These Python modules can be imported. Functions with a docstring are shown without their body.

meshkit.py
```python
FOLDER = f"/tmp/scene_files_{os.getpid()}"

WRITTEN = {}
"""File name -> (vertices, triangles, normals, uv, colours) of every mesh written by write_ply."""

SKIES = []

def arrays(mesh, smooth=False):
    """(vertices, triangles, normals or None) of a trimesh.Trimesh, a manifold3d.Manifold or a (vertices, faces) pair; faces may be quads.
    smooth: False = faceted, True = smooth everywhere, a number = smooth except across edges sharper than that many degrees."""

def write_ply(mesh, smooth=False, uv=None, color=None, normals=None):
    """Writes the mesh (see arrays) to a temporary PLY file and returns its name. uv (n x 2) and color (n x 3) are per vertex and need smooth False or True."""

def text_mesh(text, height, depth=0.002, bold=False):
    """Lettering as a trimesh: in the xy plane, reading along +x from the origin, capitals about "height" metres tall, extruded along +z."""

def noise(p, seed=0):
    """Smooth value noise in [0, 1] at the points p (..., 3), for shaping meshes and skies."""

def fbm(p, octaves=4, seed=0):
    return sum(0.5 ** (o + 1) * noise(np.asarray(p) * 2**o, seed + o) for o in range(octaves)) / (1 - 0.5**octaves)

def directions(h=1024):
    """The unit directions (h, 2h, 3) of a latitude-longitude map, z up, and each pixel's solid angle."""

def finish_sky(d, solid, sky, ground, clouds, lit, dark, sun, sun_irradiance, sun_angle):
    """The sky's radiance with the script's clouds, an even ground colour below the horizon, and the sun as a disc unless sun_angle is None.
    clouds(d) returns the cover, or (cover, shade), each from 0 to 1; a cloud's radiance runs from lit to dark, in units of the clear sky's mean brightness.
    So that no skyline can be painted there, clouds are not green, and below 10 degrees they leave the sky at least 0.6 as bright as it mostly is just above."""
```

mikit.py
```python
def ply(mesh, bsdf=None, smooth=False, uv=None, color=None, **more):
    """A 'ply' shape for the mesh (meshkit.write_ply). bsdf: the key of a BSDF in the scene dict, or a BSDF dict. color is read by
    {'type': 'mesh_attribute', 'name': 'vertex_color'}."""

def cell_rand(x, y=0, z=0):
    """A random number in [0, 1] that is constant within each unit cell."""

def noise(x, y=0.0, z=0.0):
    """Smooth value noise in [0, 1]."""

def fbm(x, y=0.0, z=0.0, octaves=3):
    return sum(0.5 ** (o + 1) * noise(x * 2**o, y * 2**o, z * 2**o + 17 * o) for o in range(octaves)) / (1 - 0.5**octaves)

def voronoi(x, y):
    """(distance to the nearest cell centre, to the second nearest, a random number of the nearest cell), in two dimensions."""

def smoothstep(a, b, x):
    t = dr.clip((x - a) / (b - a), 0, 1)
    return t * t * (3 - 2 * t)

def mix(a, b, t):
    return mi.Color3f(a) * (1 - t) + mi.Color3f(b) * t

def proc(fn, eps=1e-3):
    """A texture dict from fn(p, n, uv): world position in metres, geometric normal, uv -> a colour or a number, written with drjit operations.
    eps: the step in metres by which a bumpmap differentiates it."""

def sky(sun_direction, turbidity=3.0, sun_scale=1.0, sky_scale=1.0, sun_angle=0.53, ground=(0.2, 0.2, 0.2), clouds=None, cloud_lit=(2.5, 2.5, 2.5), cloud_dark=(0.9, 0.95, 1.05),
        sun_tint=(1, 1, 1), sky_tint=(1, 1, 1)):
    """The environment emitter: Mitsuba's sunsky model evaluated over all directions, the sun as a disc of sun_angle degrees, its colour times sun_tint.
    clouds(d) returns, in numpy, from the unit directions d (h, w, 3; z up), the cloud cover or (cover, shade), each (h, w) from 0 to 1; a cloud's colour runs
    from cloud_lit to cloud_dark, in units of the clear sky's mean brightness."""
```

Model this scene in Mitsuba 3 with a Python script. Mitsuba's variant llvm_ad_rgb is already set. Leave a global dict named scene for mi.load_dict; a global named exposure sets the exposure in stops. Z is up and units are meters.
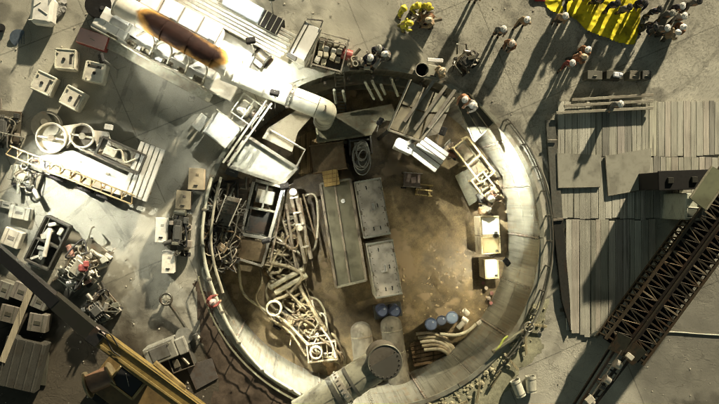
import math, random
import numpy as np, trimesh, manifold3d as m3
import drjit as dr
import mitsuba as mi
import mikit, meshkit
from mikit import noise, fbm, smoothstep, mix, cell_rand
from shapely.geometry import Polygon, Point, LineString
from shapely import affinity

T = mi.ScalarTransform4f
scene, labels = {}, {}
rng = random.Random(11)

# ------------------------------------------------------------------ camera, sky, exposure
HC, FP = 40.0, 800.0
TILT = math.atan(59.5 / FP)
FW = np.array([math.sin(TILT), 0, -math.cos(TILT)])
RT = np.array([math.cos(TILT), 0, math.sin(TILT)])
UP = np.array([0, 1.0, 0])
scene['camera'] = {'type': 'perspective', 'fov': 2 * math.degrees(math.atan(359.5 / FP)), 'fov_axis': 'x',
                   'near_clip': 0.5, 'far_clip': 2000.0,
                   'to_world': T().look_at([0, 0, HC], (np.array([0, 0, HC]) + FW).tolist(), UP.tolist())}
SUN = (0.41, 0.81, 0.345)
scene['sky'] = mikit.sky(SUN, turbidity=3.0, sun_scale=1.0, sky_scale=0.31, sun_angle=1.6, sun_tint=(0.86, 0.985, 1.20), sky_tint=(1.35, 0.98, 0.55))
exposure = 2.9
LAMP = 0.185


def D(x, y, z=0.0):
    """site point that lies at height z (survey taken off the overhead view)"""
    d = FW + RT * (x - 359.5) / FP + UP * (202 - y) / FP
    return np.array([0, 0, HC]) + d * (HC - z) / -d[2]


def S(z=0.0):
    return (HC - z) / FP


# ------------------------------------------------------------------ materials
def dec(uv):
    iu, iv = dr.floor(uv.x), dr.floor(uv.y)
    g = dr.floor((iu + 0.5) / 64)
    r = iu - 64 * g
    w = dr.floor((iv + 0.5) / 64)
    b = iv - 64 * w
    return mi.Color3f(dr.square(r / 63), dr.square(g / 63), dr.square(b / 63)), w / 63


def f_paint(p, n, uv):
    c, w = dec(uv)
    a = fbm(p.x * 1.7 + 3, p.y * 1.7, p.z * 1.7)
    b = noise(p.x * 9, p.y * 9, p.z * 9)
    g = noise(p.x * 34, p.y * 34, p.z * 34)
    k = 1 - w * (0.9 * smoothstep(0.42, 0.75, a) + 0.35 * smoothstep(0.55, 0.9, b) + 0.25 * (g - 0.5))
    d = mi.Color3f(0.10, 0.075, 0.045)
    return c * k * (1 - 0.35 * w * smoothstep(0.5, 0.8, a)) + d * (0.35 * w * smoothstep(0.5, 0.8, a))


def f_metal(p, n, uv):
    c, w = dec(uv)
    a = fbm(p.x * 2.3 + 9, p.y * 2.3, p.z * 2.3)
    b = noise(p.x * 14, p.y * 14, p.z * 14)
    r = w * smoothstep(0.48, 0.72, a + 0.2 * (b - 0.5))
    return c * (1 - r) * (0.8 + 0.4 * b) + mi.Color3f(0.11, 0.055, 0.025) * r


def f_wood(p, n, uv):
    c, w = dec(uv)
    s = noise(p.x * 26, p.y * 0.8, p.z * 26)
    s2 = noise(p.x * 60, p.y * 2.5, 0)
    st = fbm(p.x * 0.9, p.y * 0.6, 4)
    k = 1 - 0.55 * smoothstep(0.72, 0.82, noise(p.x * 17, p.y * 0.35, p.z * 3 + 8))
    return c * k * (0.74 + 0.34 * s + 0.22 * (s2 - 0.5)) * (1.06 - 0.34 * smoothstep(0.4, 0.75, st))


def f_ground(p, n, uv):
    a = fbm(p.x * 0.22 + 5, p.y * 0.22 + 2, 0, 4)
    b = fbm(p.x * 1.3, p.y * 1.3, 3, 4)
    g = noise(p.x * 18, p.y * 18, 0)
    g2 = noise(p.x * 47, p.y * 47, 1)
    c = mix((0.29, 0.285, 0.235), (0.38, 0.375, 0.315), smoothstep(0.3, 0.7, a))
    c = c * (0.72 + 0.5 * b)
    # rough old asphalt towards the upper right of the yard
    rough = smoothstep(5.0, 8.5, p.x + 0.25 * p.y + 2 * (b - 0.5)) * smoothstep(1.0, 3.0, p.y)
    c = c * (1 - rough * (-0.08 + 0.28 * smoothstep(0.5, 0.85, g)))
    c = c * (0.9 + 0.22 * g2)
    # oil and slurry stains
    st = smoothstep(0.56, 0.72, fbm(p.x * 0.55 + 31, p.y * 0.55, 7, 4))
    c = c * (1 - 0.45 * st)
    # unlit lower left corner painted into the concrete as a darker, browner tone
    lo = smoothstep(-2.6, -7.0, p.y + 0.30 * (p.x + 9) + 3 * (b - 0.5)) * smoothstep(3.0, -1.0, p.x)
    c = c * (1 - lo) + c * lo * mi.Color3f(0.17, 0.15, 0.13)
    low_right = smoothstep(-0.6, 0.6, (p.x - 15.2) + 0.55 * (p.y + 6) + 1.2 * (b - 0.5))* smoothstep(-2.0, -4.0, p.y)  # concrete gets darker towards the lower right
    c = c * (1 - 0.50 * low_right * (0.6 + 0.8 * a))
    # tyre marks of turning vehicles
    for (qx, qy, qr) in ((-19.0, 9.5, 11.2), (-21.5, -8.0, 12.6), (15.5, -16.0, 10.4), (10.5, 17.5, 13.0)):
        rr = dr.sqrt(dr.square(p.x - qx) + dr.square(p.y - qy)) + 0.3 * (fbm(p.x * 0.4, p.y * 0.4, 40) - 0.5)
        for off in (0.0, 1.7):
            bd = 1 - smoothstep(0.09, 0.14, dr.abs(rr - qr - off))
            tr = 0.45 + 0.55 * smoothstep(0.3, 0.6, noise(dr.atan2(p.y - qy, p.x - qx) * 70, rr * 9, 3))
            c = c * (1 - 0.28 * bd * tr * smoothstep(0.35, 0.6, fbm(p.x * 0.5 + qx, p.y * 0.5, 8)))
    # slab joints
    jx = dr.abs((p.x * 0.92 + p.y * 0.39) / 6.1 - dr.round((p.x * 0.92 + p.y * 0.39) / 6.1)) * 6.1
    jy = dr.abs((p.y * 0.92 - p.x * 0.39) / 6.1 - dr.round((p.y * 0.92 - p.x * 0.39) / 6.1)) * 6.1
    j = 1 - smoothstep(0.015, 0.04, dr.minimum(jx, jy))
    c = c * (1 - 0.35 * j)
    # cracks
    cr = dr.abs(fbm(p.x * 0.8 + 12, p.y * 0.8, 11, 4) - 0.5)
    return c * (1 - 0.3 * (1 - smoothstep(0.002, 0.007, cr)))


def h_ground(p, n, uv):
    return 0.012 * noise(p.x * 18, p.y * 18, 0) + 0.008 * noise(p.x * 47, p.y * 47, 1) + 0.03 * fbm(p.x * 1.3, p.y * 1.3, 3)


def f_floor(p, n, uv):
    a = fbm(p.x * 0.6 + 5, p.y * 0.6 + 2, 0, 4)
    b = fbm(p.x * 3.1, p.y * 3.1, 3, 4)
    g = noise(p.x * 22, p.y * 22, 0)
    c = mix((0.105, 0.078, 0.038), (0.215, 0.162, 0.082), smoothstep(0.35, 0.7, a))
    c = c * (0.42 + 0.9 * b) * (0.8 + 0.35 * g)
    w = smoothstep(0.6, 0.72, fbm(p.x * 1.1 + 7, p.y * 1.1, 20, 4))
    return c * (1 - w) + mi.Color3f(0.22, 0.165, 0.095) * w


def h_floor(p, n, uv):
    return 0.045 * fbm(p.x * 3.1, p.y * 3.1, 3, 4) + 0.010 * noise(p.x * 14, p.y * 14, 0)


def f_dirt(p, n, uv):
    c, w = dec(uv)
    a = fbm(p.x * 1.2 + 5, p.y * 1.2 + 2, 0, 4)
    b = noise(p.x * 8, p.y * 8, 2)
    g = noise(p.x * 31, p.y * 31, 0)
    return c * (0.5 + 0.9 * a) * (0.7 + 0.35 * b + 0.35 * g)


def f_casing(p, n, uv):
    th = dr.atan2(p.y + 1.72, p.x - 3.5)
    s = noise(th * 60, p.z * 0.7, 5)
    s2 = fbm(th * 14, p.z * 1.1, 9, 4)
    g = noise(p.x * 20, p.y * 20, p.z * 20)
    c = mix((0.14, 0.139, 0.108), (0.215, 0.212, 0.172), s2)
    c = c * (0.82 + 0.3 * s) * (0.92 + 0.16 * g)
    r = 0.8 * smoothstep(0.55, 0.78, fbm(th * 9 + 3, p.z * 1.6, 2, 4) * 0.6 + 0.4 * noise(th * 90, p.z * 0.4, 2))
    c = c * (1 - 0.25 * smoothstep(0.6, 0.9, noise(th * 130, p.z * 0.5, 14)))
    return c * (1 - 0.55 * r) + mi.Color3f(0.16, 0.10, 0.05) * (0.5 * r)


def two(b):
    return {'type': 'twosided', 'bsdf': b}


def prin(fn, rough, metal=0.0, spec=0.5, bump=None, **k):
    b = {'type': 'principled', 'base_color': mikit.proc(fn), 'roughness': rough, 'metallic': metal, 'specular': spec, **k}
    if bump:
        b = {'type': 'bumpmap', 'arbitrary': mikit.proc(bump[0], eps=bump[1]), 'scale': 1.0, 'bsdf': b}
    return two(b)


scene['m_matte'] = prin(f_paint, 0.8, 0, 0.3)
scene['m_gloss'] = prin(f_paint, 0.38, 0, 0.5)
scene['m_metal'] = prin(f_metal, 0.42, 0.55, 0.5)
scene['m_wood'] = prin(f_wood, 0.85, 0, 0.25)
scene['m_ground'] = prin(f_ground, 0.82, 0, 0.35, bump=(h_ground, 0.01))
scene['m_floor'] = prin(f_floor, 0.52, 0, 0.5, bump=(h_floor, 0.01))
scene['m_dirt'] = prin(f_dirt, 0.95, 0, 0.2)
scene['m_casing'] = prin(f_casing, 0.36, 0.35, 0.5)


def code(col, wear):
    r, g, b = (int(round(math.sqrt(min(max(c, 0), 1)) * 63)) for c in col)
    w = int(round(wear * 63))
    return (r + 64 * g + 0.5, b + 64 * w + 0.5)


def numbered(key):
    if key not in scene and key not in used:
        used.add(key)
        return key
    i = 1
    while f'{key}_{i:03d}' in used or f'{key}_{i:03d}' in scene:
        i += 1
    k = f'{key}_{i:03d}'
    used.add(k)
    return k


used = set()
WHOLE = {'engine', 'pump', 'backing', 'valve', 'tool', 'mixer_arm', 'handle'}


def put(name, mesh, mat, col=(0.3, 0.3, 0.3), wear=0.3, smooth=False, parent=None, kind=None, label=None):
    if isinstance(mesh, list) and parent and len(mesh) <= 24 and name not in WHOLE:
        return [put(name, q, mat, col, wear, smooth, parent, kind, label) for q in mesh][0]
    key = numbered((parent + '__' if parent else '') + name)
    if isinstance(mesh, list):
        mesh = trimesh.util.concatenate(mesh)
    if smooth:
        mesh = trimesh.graph.smooth_shade(mesh, angle=math.radians(smooth if smooth is not True else 40), facet_minarea=None)
    uv = np.tile(np.array(code(col, wear)), (len(mesh.vertices), 1))
    scene[key] = mikit.ply(mesh, mat, smooth=bool(smooth), uv=uv)
    if kind or label:
        labels[key] = {}
        if label:
            labels[key]['label'] = label
        if kind:
            labels[key]['kind'] = kind
    return key


def thing(name, label, cat, group=None):
    key = numbered(name)
    labels[key] = {'label': label, 'category': cat}
    if group:
        labels[key]['group'] = group
    return key


def solo(name, label, cat, mesh, mat, col=(0.3, 0.3, 0.3), wear=0.3, smooth=False, group=None, kind=None):
    key = put(name, mesh, mat, col, wear, smooth)
    labels[key] = {'label': label, 'category': cat}
    if group:
        labels[key]['group'] = group
    if kind:
        labels[key]['kind'] = kind
    return key


# ------------------------------------------------------------------ mesh helpers
def _tmpl(s, ch):
    v = []
    for a in (-1, 1):
        for b in (-1, 1):
            for c in (-1, 1):
                x, y, z = a * s[0] / 2, b * s[1] / 2, c * s[2] / 2
                v += [[x, y - b * ch, z - c * ch], [x - a * ch, y, z - c * ch], [x - a * ch, y - b * ch, z]]
    return np.array(v)


_h = trimesh.convex.convex_hull(_tmpl((2, 2, 2), 0.3))
_ref = _tmpl((2, 2, 2), 0.3)
_map = [int(np.argmin(np.linalg.norm(_ref - q, axis=1))) for q in _h.vertices]
CF = np.array([[_map[i] for i in f] for f in _h.faces])


def tri(v, f):
    return trimesh.Trimesh(np.asarray(v, float), np.asarray(f), process=False)


def cbox(s, ch=0.02):
    ch = min(ch, 0.3 * min(s))
    return tri(_tmpl(s, ch), CF)


class F:
    """local frame: u to the right, v down the picture, w up; a = clockwise angle in the view"""

    def __init__(self, x, y, z=0.0, a=0.0):
        self.o, self.a = D(x, y, z), math.radians(-a)
        self.u = np.array([math.cos(self.a), math.sin(self.a), 0])
        self.v = -np.array([-math.sin(self.a), math.cos(self.a), 0])
        self.s = S(z)

    def P(self, u, v, w=0.0):
        return self.o + self.u * u + self.v * v + np.array([0, 0, w])

    def box(self, u, v, w0, su, sv, sw, rot=0.0, ch=0.02, tilt=None):
        m = cbox((su, sv, sw), ch)
        if tilt:
            m.apply_transform(trimesh.transformations.rotation_matrix(math.radians(tilt[0]), tilt[1]))
        m.apply_transform(trimesh.transformations.rotation_matrix(self.a - math.radians(rot), [0, 0, 1]))
        m.apply_translation(self.P(u, v, w0 + sw / 2))
        return m

    def cyl(self, u, v, w0, r, h, n=24, r2=None):
        return CYL(self.P(u, v, w0), self.P(u, v, w0 + h), r, n, r2)


def _frame(d):
    d = d / np.linalg.norm(d)
    a = np.cross([0, 0, 1.0], d)
    if np.linalg.norm(a) < 1e-3:
        a = np.array([1.0, 0, 0])
    a /= np.linalg.norm(a)
    return d, a, np.cross(d, a)


def BAR(p, q, w, h=None, ch=0.008):
    p, q = np.asarray(p, float), np.asarray(q, float)
    L = np.linalg.norm(q - p)
    d, a, b = _frame(q - p)
    m = cbox((L, w, h or w), ch)
    M = np.eye(4)
    M[:3, 0], M[:3, 1], M[:3, 2], M[:3, 3] = d, a, b, (p + q) / 2
    m.apply_transform(M)
    return m


def CYL(p, q, r, n=24, r2=None, hollow=0.0):
    p, q = np.asarray(p, float), np.asarray(q, float)
    d, a, b = _frame(q - p)
    t = np.arange(n) * 2 * math.pi / n
    r2 = r if r2 is None else r2
    c = np.outer(np.cos(t), a) + np.outer(np.sin(t), b)
    i = np.arange(n)
    j = (i + 1) % n
    if not hollow:
        v = np.vstack([p + c * r, q + c * r2, [p], [q]])
        f = np.vstack([np.stack([i, j, j + n], 1), np.stack([i, j + n, i + n], 1), np.stack([j, i, i * 0 + 2 * n], 1), np.stack([i + n, j + n, i * 0 + 2 * n + 1], 1)])
    else:
        ri, ri2 = r - hollow, r2 - hollow
        v = np.vstack([p + c * r, q + c * r2, q + c * ri2, p + c * ri])
        f = []
        for k in range(4):
            x, y = k * n, ((k + 1) % 4) * n
            f += [np.stack([i + x, j + x, j + y], 1), np.stack([i + x, j + y, i + y], 1)]
        f = np.vstack(f)
    return tri(v, f)


def TUBE(pts, r, n=8, closed=False):
    pts = np.asarray(pts, float)
    if closed:
        pts = np.vstack([pts, pts[:1]])
    k = len(pts)
    tg = np.gradient(pts, axis=0)
    tg /= np.linalg.norm(tg, axis=1, keepdims=True) + 1e-9
    d, a, b = _frame(tg[0])
    v = []
    t = np.arange(n) * 2 * math.pi / n
    for i in range(k):
        a = a - tg[i] * (a @ tg[i])
        a /= np.linalg.norm(a) + 1e-9
        b = np.cross(tg[i], a)
        v.append(pts[i] + r * (np.outer(np.cos(t), a) + np.outer(np.sin(t), b)))
    v = np.vstack(v + [pts[:1], pts[-1:]])
    f = []
    ii = np.arange(n)
    jj = (ii + 1) % n
    for i in range(k - 1):
        f += [np.stack([ii + i * n, jj + i * n, jj + (i + 1) * n], 1), np.stack([ii + i * n, jj + (i + 1) * n, ii + (i + 1) * n], 1)]
    f += [np.stack([jj, ii, ii * 0 + k * n], 1), np.stack([ii + (k - 1) * n, jj + (k - 1) * n, ii * 0 + k * n + 1], 1)]
    return tri(v, np.vstack(f))


def dented(m, amp=.03, sc=1.6, seed=2):
    v = m.vertices + m.vertex_normals * (amp * (meshkit.fbm(m.vertices * sc, 3, seed) - .5))[:, None]
    return tri(v, m.faces)


def bolts(p, q, r, n=16, s=.035):
    """ring of flange bolts round the axis p-q at p"""
    d, a, b = _frame(np.asarray(q) - np.asarray(p))
    out = []
    for k in range(n):
        t = 2 * math.pi * k / n
        c = np.asarray(p) + r * (a * math.cos(t) + b * math.sin(t))
        out.append(CYL(c - d * .05, c + d * .05, s, 6))
    return trimesh.util.concatenate(out)


def curve(pts, step=0.12):
    """smooth curve through points (Catmull-Rom)"""
    p = np.asarray(pts, float)
    p = np.vstack([2 * p[0] - p[1], p, 2 * p[-1] - p[-2]])
    out = []
    for i in range(1, len(p) - 2):
        n = max(2, int(np.linalg.norm(p[i + 1] - p[i]) / step))
        for t in np.arange(n) / n:
            a, b, c, e = p[i - 1], p[i], p[i + 1], p[i + 2]
            out.append(0.5 * (2 * b + (c - a) * t + (2 * a - 5 * b + 4 * c - e) * t * t + (3 * b - a - 3 * c + e) * t ** 3))
    return np.array(out + [p[-2]])


def dim(c, k):
    return tuple(x * k for x in c)


def hose(pts, r, z, n=8, wob=0.0, seed=0):
    """tube along plan points; z: one height or a list"""
    zz = z if isinstance(z, (list, tuple)) else [z] * len(pts)
    c = curve([D(x, y, h) for (x, y), h in zip(pts, zz)])
    if wob:
        c[:, :3] += wob * (np.stack([meshkit.noise(c * 1.3 + 7 * k, seed + k) for k in range(3)], 1) - 0.5)
    return TUBE(c, r, n)


def poly_prism(poly, z0, z1):
    m = trimesh.creation.extrude_polygon(poly, z1 - z0, engine='earcut')
    m.apply_translation([0, 0, z0])
    return m


def slab(pix, z0, z1):
    return poly_prism(Polygon([D(x, y, z1)[:2] for x, y in pix]), z0, z1)


def hull(pts):
    return trimesh.convex.convex_hull(np.asarray(pts, float))


def rock(c, r, seed):
    q = trimesh.creation.icosphere(0 if r < 0.12 else 1)
    g = np.random.default_rng(seed)
    v = q.vertices * (0.7 + 0.5 * g.random((len(q.vertices), 1))) * r * np.array([1, 1, 0.7])
    return tri(v + np.asarray(c), q.faces)


# ------------------------------------------------------------------ the setting: ground, shaft
ZF = -6.3
ring_px = [(541, 240), (370, 406), (200, 235), (370, 70), (490, 120), (530, 180), (525, 310), (225, 320), (270, 375)]
_q = np.array([D(x, y)[:2] for x, y in ring_px])
_A = np.c_[2 * _q, np.ones(len(_q))]
_s = np.linalg.lstsq(_A, (_q ** 2).sum(1), rcond=None)[0]
CX, CY = _s[0], _s[1]
RR = math.sqrt(_s[2] + CX ** 2 + CY ** 2)


def arc(r, a0, a1, n=24):
    t = np.radians(np.linspace(a0, a1, n))
    return np.c_[CX + r * np.cos(t), CY + r * np.sin(t)]


circle = Polygon(arc(RR + 0.10, 0, 360, 145)[:-1])
yard = Polygon([(-400, -400), (400, -400), (400, 400), (-400, 400)], [list(circle.exterior.coords)[:-1]])
v2, f2 = trimesh.creation.triangulate_polygon(yard, engine='earcut')
g = tri(np.c_[v2, np.zeros(len(v2))], f2)
if g.face_normals[0][2] < 0:
    g.invert()
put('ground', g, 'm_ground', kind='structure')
labels['ground'].update(label='pale stained concrete yard around the round shaft')

# shaft floor: muddy, uneven
t_ = np.linspace(0, 2 * math.pi, 97)[:-1]
rr_ = np.linspace(0.05, RR + 0.1, 46)
pv = np.array([[CX + r * math.cos(t), CY + r * math.sin(t), 0] for r in rr_ for t in t_])
pv[:, 2] = ZF + 0.16 * (meshkit.fbm(np.c_[pv[:, :2] * 1.1, np.zeros(len(pv))], 4, 3) - 0.5)
nf = len(t_)
ff = []
for i in range(len(rr_) - 1):
    a = np.arange(nf)
    b = (a + 1) % nf
    ff += [np.stack([i * nf + a, (i + 1) * nf + a, (i + 1) * nf + b], 1), np.stack([i * nf + a, (i + 1) * nf + b, i * nf + b], 1)]
put('shaft_floor', tri(pv, np.vstack(ff)), 'm_floor', smooth=60, kind='structure')
labels['shaft_floor'].update(label='muddy brown floor at the bottom of the shaft')


def wall_piece(r0, r1, a0, a1, z0, z1, n=10):
    ii = arc(r0, a0, a1, n)
    oo = arc(r1, a0, a1, n)[::-1]
    return poly_prism(Polygon(np.vstack([ii, oo])), z0, z1)


wl = thing('shaft_wall', 'round pale steel casing wall of the shaft with seams between curved panels', 'shaft wall')
NP = 20
for k in range(NP):
    a0 = 360 / NP * k
    for (zz0, zz1) in ((ZF - 0.2, -2.93), (-2.90, -0.02)):
        put('panel', wall_piece(RR, RR + 0.09, a0 + 0.07, a0 + 360 / NP - 0.07, zz0, zz1), 'm_casing', smooth=30, parent=wl)
put('backing', [wall_piece(RR + 0.092, RR + 0.3, 120 * k, 120 * k + 120, ZF - 0.3, -0.03, 40) for k in range(3)], 'm_matte', (0.05, 0.045, 0.04), 0.3, parent=wl)
for k in range(6):
    put('rim_flange', wall_piece(RR - 0.03, RR + 0.20, 60 * k + 0.15, 60 * k + 59.85, 0.0, 0.10, 24), 'm_metal', (0.35, 0.34, 0.28), 0.5, smooth=30, parent=wl)
for k in range(NP):
    put('seam_bolts', trimesh.util.concatenate([CYL([CX + (RR - .03) * math.cos(a_k), CY + (RR - .03) * math.sin(a_k), zk], [CX + (RR + .02) * math.cos(a_k), CY + (RR + .02) * math.sin(a_k), zk], .03, 6) for zk in np.arange(-6.0, -.1, .42) for a_k in (math.radians(360 / NP * k + .55), math.radians(360 / NP * k - .55))]), 'm_metal', (.16, .15, .12), .5, parent=wl, kind='stuff')
    if k % 2 == 0:
        a = 360 / NP * k
        put('rib', wall_piece(RR - 0.05, RR + 0.0, a - 0.25, a + 0.25, ZF, -0.05, 3), 'm_metal', (0.30, 0.28, 0.22), 0.6, parent=wl)


def patch(name, label, pix, col, amp, seed, step=0.13, cat=None):
    P = Polygon([D(x, y)[:2] for x, y in pix]).buffer(0)
    P = P.difference(Polygon(arc(RR + 0.22, 0, 360, 145)))
    if P.geom_type != 'Polygon':
        P = max(P.geoms, key=lambda q: q.area)
    x0, y0, x1, y1 = P.bounds
    from shapely import contains_xy
    nx, ny = int((x1 - x0) / step) + 2, int((y1 - y0) / step) + 2
    X, Y = np.meshgrid(x0 + np.arange(nx) * step, y0 + np.arange(ny) * step)
    flat = np.c_[X.ravel(), Y.ravel()]
    import shapely
    dist = shapely.distance(shapely.points(flat), P.boundary) * np.where(contains_xy(P, flat[:, 0], flat[:, 1]), 1, -1)
    dist = dist + 1.0 * (meshkit.fbm(np.c_[flat * 1.5, np.full(len(flat), seed)], 4, seed) - 0.55)
    hh = meshkit.fbm(np.c_[flat * 2.2, np.full(len(flat), 3.3)], 4, seed + 5)
    z = np.clip(dist / 0.7, -0.2, 1) * 0.05 + amp * (hh - 0.35) * np.clip(dist / 0.6, 0, 1)
    rim = np.hypot(flat[:, 0] - CX, flat[:, 1] - CY) - RR - 0.2
    ok = (dist > -0.12) & (rim > 0)
    idx = np.arange(nx * ny).reshape(ny, nx)
    q = np.stack([idx[:-1, :-1], idx[:-1, 1:], idx[1:, 1:], idx[1:, :-1]], -1).reshape(-1, 4)
    q = q[ok[q].all(1)]
    m = tri(np.c_[flat, z], np.vstack([q[:, [0, 1, 2]], q[:, [0, 2, 3]]]))
    m.remove_unreferenced_vertices()
    k = put(name, m, 'm_dirt', col, 0, smooth=80, kind='structure')
    labels[k]['label'] = label


patch('dirt', 'reddish brown soil strip outside the lower left of the shaft',
      [(192, 285), (206, 268), (222, 318), (262, 372), (330, 420), (205, 420), (222, 380), (200, 340)], (0.075, 0.056, 0.044), 0.30, 3)
patch('gravel', 'greenish gravel along the lower right edge of the shaft',
      [(530, 290), (548, 300), (540, 350), (505, 395), (480, 425), (330, 430), (380, 398), (470, 372), (515, 330)], (0.24, 0.235, 0.17), 0.16, 7)


# ------------------------------------------------------------------ helpers for site things
def spot(name, lamp_pt, target, inten, cutoff=60, beam=25, col=(1, 0.97, 0.82)):
    scene[name] = {'type': 'spot', 'to_world': T().look_at([float(x) for x in lamp_pt], [float(x) for x in target], [0.3, 0.8, 0.55]),
                   'intensity': {'type': 'rgb', 'value': [float(LAMP * inten * c) for c in col]}, 'cutoff_angle': float(cutoff), 'beam_width': float(beam)}


def floodlight(label, x, y, zbase, h, target, inten, cutoff=62, beam=30, col=(1, 0.97, 0.82)):
    """site floodlight on a stand; the lit lens and its beam belong to it"""
    t = thing('floodlight', label, 'floodlight', 'floodlights lighting the site')
    b = D(x, y, zbase)
    top = b + np.array([0, 0, h])
    put('mast', CYL(b, top, 0.035, 10), 'm_metal', (0.3, 0.3, 0.28), 0.3, smooth=40, parent=t)
    for k in range(3):
        an = k * 2.094 + 0.4
        put('leg', BAR(b + np.array([0, 0, 0.35]), b + np.array([0.45 * math.cos(an), 0.45 * math.sin(an), 0.02]), 0.03), 'm_metal', (0.3, 0.3, 0.28), 0.3, parent=t)
    d = np.asarray(target, float) - top
    d /= np.linalg.norm(d)
    _, a, c = _frame(d)
    put('housing', BAR(top - d * 0.10, top + d * 0.06, 0.42, 0.32, 0.03), 'm_matte', (0.03, 0.03, 0.03), 0.2, parent=t)
    L = top + d * 0.065
    v = [L + a * sx * 0.18 + c * sy * 0.13 for sx, sy in ((-1, -1), (1, -1), (1, 1), (-1, 1))]
    m = tri(v, [[0, 1, 2], [0, 2, 3]])
    if m.face_normals[0] @ d < 0:
        m.invert()
    key = numbered(t + '__lens')
    scene[key] = {**mikit.ply(m, {'type': 'diffuse', 'reflectance': {'type': 'rgb', 'value': 0.5}}),
                  'emitter': {'type': 'area', 'radiance': {'type': 'rgb', 'value': [12.0, 11.5, 9.5]}}}
    put('bracket', BAR(top - np.array([0, 0, 0.25]), top - d * 0.10, 0.05), 'm_metal', (0.2, 0.2, 0.2), 0.3, parent=t)
    spot('beam_of_' + t, L + d * 0.03, target, inten, cutoff, beam, col)


def rail(name, label, pts, z, h, mat='m_metal', col=(0.35, 0.34, 0.26), spacing=1.1, r=0.025, dz=None):
    """guard rail along world points"""
    t = thing(name, label, 'railing')
    pts = np.asarray(pts, float)
    p3 = np.c_[pts[:, :2], np.full(len(pts), z)]
    c = p3
    for k, hh in enumerate((h, h * 0.52)):
        put('top_rail' if k == 0 else 'middle_rail', TUBE(c + [0, 0, hh], r, 6), mat, col, 0.3, smooth=50, parent=t)
    acc, last = 0, -9
    for i in range(len(c)):
        if i:
            acc += np.linalg.norm(c[i] - c[i - 1])
        if acc - last >= spacing or i == len(c) - 1:
            put('post', CYL(c[i], c[i] + [0, 0, h], r * 1.2, 8), mat, col, 0.3, smooth=50, parent=t)
            last = acc
    return t


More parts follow.
